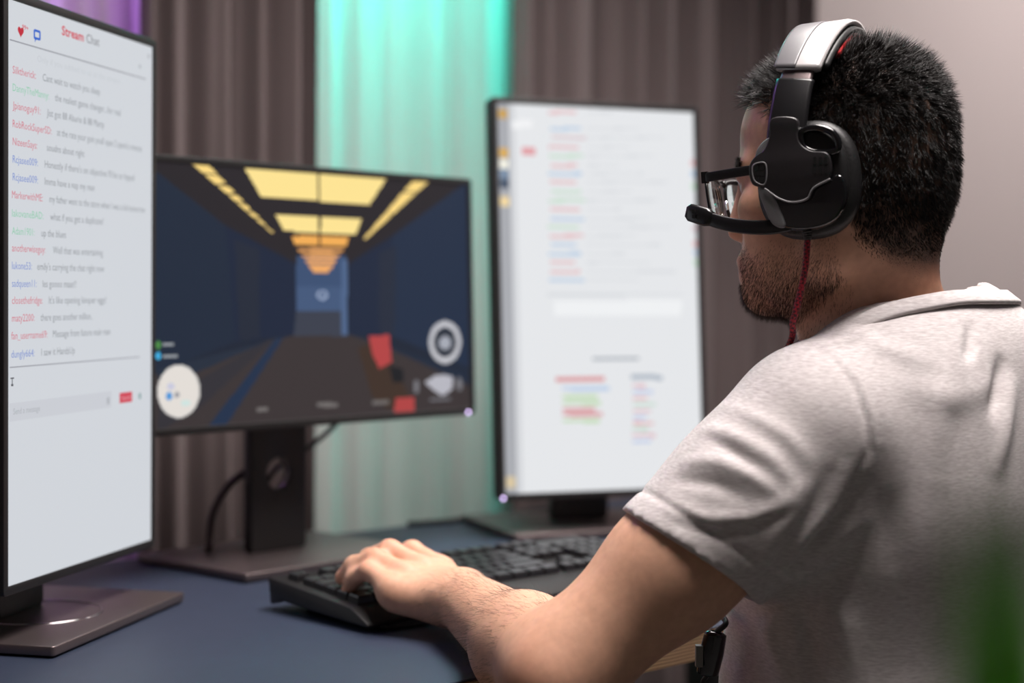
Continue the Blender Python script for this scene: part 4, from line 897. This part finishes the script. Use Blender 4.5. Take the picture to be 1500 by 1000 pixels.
# arms, slider and band follow one arch over the head
def arch(a, lw=.103, zt=.121, z0=-.012):                    # a = 0 at the left ear, pi at the right ear
    ca, sa = math.cos(a), math.sin(a); e = .96
    return (np.sign(ca) * abs(ca) ** e * lw, z0 + (abs(sa) ** e) * (zt - z0))
def arch_path(a0, a1, n=30, off=0.0, x_of=None):
    P_ = []
    for a in np.linspace(a0, a1, n):
        y, z = arch(a, .103 + off, .121 + off); P_.append(Vector((xband(z), y, z)))
    return P_
pa_, pb_ = h_px(1150, 190, .106), h_px(1152, 120, .095)
def xband(z): return float(np.interp(z, [-.02, .02, .06, .10, .13], [h_px(1150, 195, .106).x, h_px(1149, 190, .105).x, h_px(1158, 130, .097).x, .010, .004]))
xdir = lambda i: (1, 0, 0)
for nm, a0, a1, m, wd, th in (('arm', .16, .62, blacks_m, .0165, .0030), ('arm', math.pi - .16, math.pi - .62, blacks_m, .0165, .0030), ('slider', .58, .74, base_m, .0140, .0022), ('slider', math.pi - .58, math.pi - .74, base_m, .0140, .0022)):
    V, Fc = ribbon(arch_path(a0, a1), xdir, lambda t, wd=wd: wd, lambda t, th=th: th); o = add_mesh(nm, V, Fc, m, hs, True)
band_w = lambda t: .0195 + .004 * math.sin(math.pi * t)
V, Fc = ribbon(arch_path(.69, math.pi - .69, 48, .002), xdir, band_w, lambda t: .0030); band = add_mesh('headband', V, Fc, silver_m, hs, True)
V, Fc = ribbon([p + Vector((.012, 0, 0)) for p in arch_path(.70, math.pi - .70, 48, .0052)], xdir, lambda t: .0095 + .002 * math.sin(math.pi * t), lambda t: .0007); add_mesh('headband_stripe', V, Fc, mat('band_grey', s2l(92, 90, 93), .4), band, True)
V, Fc = ribbon([p - Vector((.004, 0, 0)) for p in arch_path(.76, math.pi - .76, 48, -.0048)], xdir, lambda t: .0195 + .004 * math.sin(math.pi * t), lambda t: .0034); add_mesh('headband_lining', V, Fc, black_m, band, True)
V, Fc = ribbon([p - Vector((.012, 0, 0)) for p in arch_path(.95, math.pi - .95, 40, -.010)], xdir, lambda t: .0150, lambda t: .0038); add_mesh('headband_pad', V, Fc, red_m, band, True)
# boom microphone
bp_ = [h_px(1158, 327, .106), h_px(1135, 332, .107), h_px(1105, 333, .106), h_px(1075, 330, .101), h_px(1050, 324, .096), h_px(1030, 317, .091)]
V, Fc = ribbon(spline(bp_, 40), lambda i: (0, 0, 1), lambda t: .0062 - .0006 * t, lambda t: .0022); boom = add_mesh('microphone_boom', V, Fc, blacks_m, hs, True)
a_, b_ = h_px(1044, 321, .094), h_px(1008, 310, .086)
V, Fc = ribbon([a_, a_ * .75 + b_ * .25, a_ * .4 + b_ * .6, a_ * .1 + b_ * .9, b_], lambda i: (0, 0, 1), lambda t: float(np.interp(t, [0, .25, .9, 1], [.0058, .0078, .0074, .0052])), lambda t: .0034); tip = add_mesh('microphone_tip', V, Fc, blacks_m, boom, True)
mb = MB(); fdir_ = (b_ - a_).normalized()
for k in range(6):
    p = h_px(1016.5 + (k % 3) * 7, 309.5 + (k // 3) * 7.5 + (k % 3) * 1.6, .0945 - .002); mb.box((p.x - .0013, p.y - .004, p.z - .0015), (p.x + .0013, p.y + .0012, p.z + .0015))
mb.build('microphone_slots', MATS['vent_black'], tip)
# cable: strain relief, braided lead, inline control
rel = [h_px(1180, 331, .100), h_px(1182, 340, .100), h_px(1183, 351, .099)]
V, Fc = tube(spline(rel, 24), lambda t: (.0050 - .0018 * t) * (1 + .12 * math.sin(t * 44)), 12); add_mesh('strain_relief', V, Fc, black_m, hs, True)
def braid():
    m = bpy.data.materials.new('red_braid'); m.use_nodes = True; nt = m.node_tree; b = nt.nodes['Principled BSDF']; b.inputs['Roughness'].default_value = .6
    tc = nt.nodes.new('ShaderNodeTexCoord'); ck = nt.nodes.new('ShaderNodeTexChecker'); ck.inputs['Scale'].default_value = 420; mp = nt.nodes.new('ShaderNodeMapping'); mp.inputs['Rotation'].default_value = (.6, .5, .8)
    ck.inputs[1].default_value = (*s2l(168, 26, 44), 1); ck.inputs[2].default_value = (*s2l(70, 12, 22), 1)
    nt.links.new(tc.outputs['Object'], mp.inputs[0]); nt.links.new(mp.outputs[0], ck.inputs[0]); nt.links.new(ck.outputs[0], b.inputs['Base Color']); return m
hi_ = HM.inverted()
lead = [h_px(1183, 349, .099), h_px(1180, 390, .099), h_px(1172, 430, .097), hi_ @ at_depth(1162, 470, 1.372), hi_ @ at_depth(1150, 515, 1.40), hi_ @ Vector(tp(.128, .09, .95)), hi_ @ Vector(tp(.150, .11, .85))]
add_mesh('cable', *tube(spline(lead, 110), .0027, 10), braid(), hs, True)
lead2 = [lead[-1], hi_ @ Vector(tp(.160, .12, .80)), hi_ @ at_depth(1060, 905, 1.40), hi_ @ at_depth(1050, 926, 1.39)]; add_mesh('cable_tail', *tube(spline(lead2, 30), .0026, 10), cable_m, hs, True)
ct, cb = at_depth(1049, 925, 1.39), at_depth(1036, 988, 1.40)
V, Fc = tube(spline([ct, ct * .85 + cb * .15, ct * .5 + cb * .5, ct * .12 + cb * .88, cb], 20), lambda t: float(np.interp(t, [0, .1, .5, .9, 1], [.55, .9, 1, .9, .6])), 14, False, (0, 1, 0), (.0105, .0060))
ctl = add_mesh('inline_control', [hi_ @ p for p in V], Fc, blackg_m, hs, True)
wp = ct * .45 + cb * .55; o = MB().box((-.003, -.004, -.009), (.003, .004, .009)).build('volume_wheel', greyplas_m, ctl); o.data.transform(hi_ @ Matrix.Translation(wp + Vector((-.0105, -.001, 0))))
tail = [cb, at_depth(1030, 1010, 1.41), at_depth(1050, 1100, 1.46), Vector(tp(.30, .02, .60)), Vector(tp(.36, -.1, .56))]
add_mesh('cable_tail', *tube([hi_ @ Vector(p) for p in spline(tail, 30)], .0021, 8), cable_m, hs, True)

# ------------------------------------------------------------------ glasses
gl = root('glasses', 'black half-rim eyeglasses on the man with the headset', 'glasses', HM)
LX = .1165
def lens_loop(s, gx=0.0, n=36):
    return [(s * (.034 + (.026 + gx) * np.sign(math.cos(a)) * abs(math.cos(a)) ** (2 / 3.0)), -.022 + (.0195 + gx) * np.sign(math.sin(a)) * abs(math.sin(a)) ** (2 / 2.7)) for a in np.linspace(0, 2 * math.pi, n, endpoint=False)]
def lxf(v): return Vector((LX - abs(v[0]) ** 2 * 1.7 + v[2] + v[1] * .10, v[0], v[1]))
glass_m = mat('lens_glass', (.96, .98, .95), 0.02, trans=1.0); glass_m.node_tree.nodes['Principled BSDF'].inputs['IOR'].default_value = 1.42
for s in (1, -1):
    V = []; Fc = []; L_ = lens_loop(s, .0004); nL = len(L_); NR = 9; cy_, cz_ = s * .034, -.022                       # minus lens, thicker at its edge
    for side in (0, 1):
        for q in range(NR + 1):
            f_ = q / NR
            for a, b in L_:
                y, z = cy_ + (a - cy_) * f_, cz_ + (b - cz_) * f_; r2 = (y - cy_) ** 2 + (z - cz_) ** 2
                V.append(lxf((y, z, .0006 if side == 0 else -.0006 - r2 * 1.9)))
    for side in (0, 1):
        for q in range(NR):
            for k in range(nL):
                A = side * (NR + 1) * nL + q * nL; f4 = (A + k, A + (k + 1) % nL, A + nL + (k + 1) % nL, A + nL + k); Fc.append(f4 if side == 0 else f4[::-1])
    e0, e1 = NR * nL, (2 * NR + 1) * nL
    for k in range(nL): Fc.append((e0 + k, e0 + (k + 1) % nL, e1 + (k + 1) % nL, e1 + k))
    bm = bmesh.new(); vs = [bm.verts.new(p) for p in V]
    for f4 in Fc: bm.faces.new([vs[i] for i in f4])
    bmesh.ops.remove_doubles(bm, verts=bm.verts, dist=1e-6); bmesh.ops.recalc_face_normals(bm, faces=bm.faces); lme = bpy.data.meshes.new('lens'); bm.to_mesh(lme); bm.free(); lme.materials.append(glass_m)
    lo_ = bpy.data.objects.new('lens', lme); C.objects.link(lo_); lo_.parent = gl; shade(lo_, 30)
    lp_ = [lxf((a, b, 0)) for a, b in lens_loop(s, .0008)]; add_mesh('rim', *tube(lp_, .0012, 8, True), blacks_m, gl, True)
    topb = [lxf((s * y, z, 0)) for y, z in ((.008, -.006), (.014, -.0035), (.034, -.0015), (.054, -.003), (.0615, -.006))]; add_mesh('brow_bar', *tube(spline(topb, 24), 1, 8, False, (0, 0, 1), (.0022, .0028)), blacks_m, gl, True)
    h0 = lxf((s * .0605, -.005, 0)); pts = [h0, Vector((h0.x - .006, s * .0665, -.0045)), Vector((.06, s * .0755, -.003)), Vector((.01, s * .0775, -.002)), Vector((-.012, s * .0775, -.008)), Vector((-.03, s * .076, -.03))]
    V, Fc = ribbon(spline(pts, 30), lambda i: (0, 0, 1), lambda t: .0042 if t < .6 else .0030, lambda t: .0011); te = add_mesh('temple', V, Fc, blacks_m, gl, True)
    o = MB().box((h0.x - .0045, s * .0645 - .003, -.0095), (h0.x + .001, s * .0645 + .002, .0005)).build('hinge', blackg_m, te)
    add_mesh('nose_pad', *tube([(LX - .008, s * .010, -.022), (LX - .010, s * .012, -.030)], .0014, 8), MATS['lens_glass'], gl, True)
br = [lxf((y, -.006 + .003 * math.cos(y * 150), 0)) for y in np.linspace(-.009, .009, 9)]; add_mesh('bridge', *tube(br, .0016, 8), blacks_m, gl, True)
# ------------------------------------------------------------------ potted plant close to the camera
leaf_m = mat('leaf_green', s2l(106, 192, 48), .45, noise=(30, .15, 3))
pl = root('potted_plant', 'tall potted plant with long strap leaves in the near foreground', 'plant', Matrix.Translation((.14, .31, 0)))
prof = [(.0, .0), (.095, .0), (.105, .01), (.130, .36), (.136, .37), (.136, .385), (.122, .385), (.118, .34)]
n = 32; V = []; Fc = []
for r_, z in prof: V += [(r_ * math.cos(2 * math.pi * k / n), r_ * math.sin(2 * math.pi * k / n), z) for k in range(n)]
for i in range(len(prof) - 1): Fc += [(i * n + k, i * n + (k + 1) % n, (i + 1) * n + (k + 1) % n, (i + 1) * n + k) for k in range(n)]
add_mesh('pot', V, Fc, mat('pot_ceramic', s2l(190, 186, 182), .4), pl, True)
add_mesh('soil', circ_v := [(.119 * math.cos(2 * math.pi * k / n), .119 * math.sin(2 * math.pi * k / n), .345 + .004 * math.sin(k * 5)) for k in range(n)] + [(0, 0, .355)], [(k, (k + 1) % n, n) for k in range(n)], mat('soil', s2l(50, 38, 30), .95, noise=(80, .3, 4)), pl)
def leaf(a, tipx, tipy, tipz, w_, bow=.12, face=None):
    p0 = np.array((.05 * math.cos(a), .05 * math.sin(a), .345)); p2 = np.array((tipx - .14, tipy - .31, tipz)); p1 = (p0 + p2) / 2 + np.array((math.cos(a), math.sin(a), 0)) * bow + np.array((0, 0, .12))
    P_ = [Vector((1 - t) ** 2 * p0 + 2 * t * (1 - t) * p1 + t * t * p2) for t in np.linspace(0, 1, 14)]; V = []; Fc = []
    sd = Vector((-math.sin(a), math.cos(a), 0)) if face is None else Vector((math.cos(face), math.sin(face), 0))
    for i, p in enumerate(P_):
        t = i / 13; q = w_ * (math.sin(math.pi * min(1, .12 + t * .9)) ** .7) * (1 if t < .97 else .2); T_ = (P_[min(i + 1, 13)] - P_[max(i - 1, 0)]).normalized(); nn = T_.cross(sd).normalized()
        V += [p - sd * q + nn * q * .25, p + nn * .0, p + sd * q + nn * q * .25, p + nn * -.0012]
    for i in range(13):
        b = i * 4
        for x, y in ((0, 1), (1, 2), (2, 3), (3, 0)): Fc.append((b + x, b + y, b + 4 + y, b + 4 + x))
    add_mesh('leaf', V, Fc, leaf_m, pl, True)
leaf(2.6, .089, .32, 1.042, .014, -.005, .3); leaf(3.0, .090, .31, 1.004, .009, .0, -.2); leaf(1.9, .098, .33, 1.028, .016, -.01, .5); leaf(1.2, .103, .335, 1.040, .014, -.045, .2); leaf(.8, .13, .36, 1.03, .011, .02)
for k, (a, dx, dy, z) in enumerate(((0, .42, .30, .90), (.6, .40, .46, .82), (1.3, .26, .55, .86), (2.2, .06, .48, .80), (3.1, -.02, .28, .76), (3.9, .04, .10, .82), (4.7, .20, .06, .90), (5.5, .36, .14, .84))): leaf(a, dx, dy, z, .014, .06)
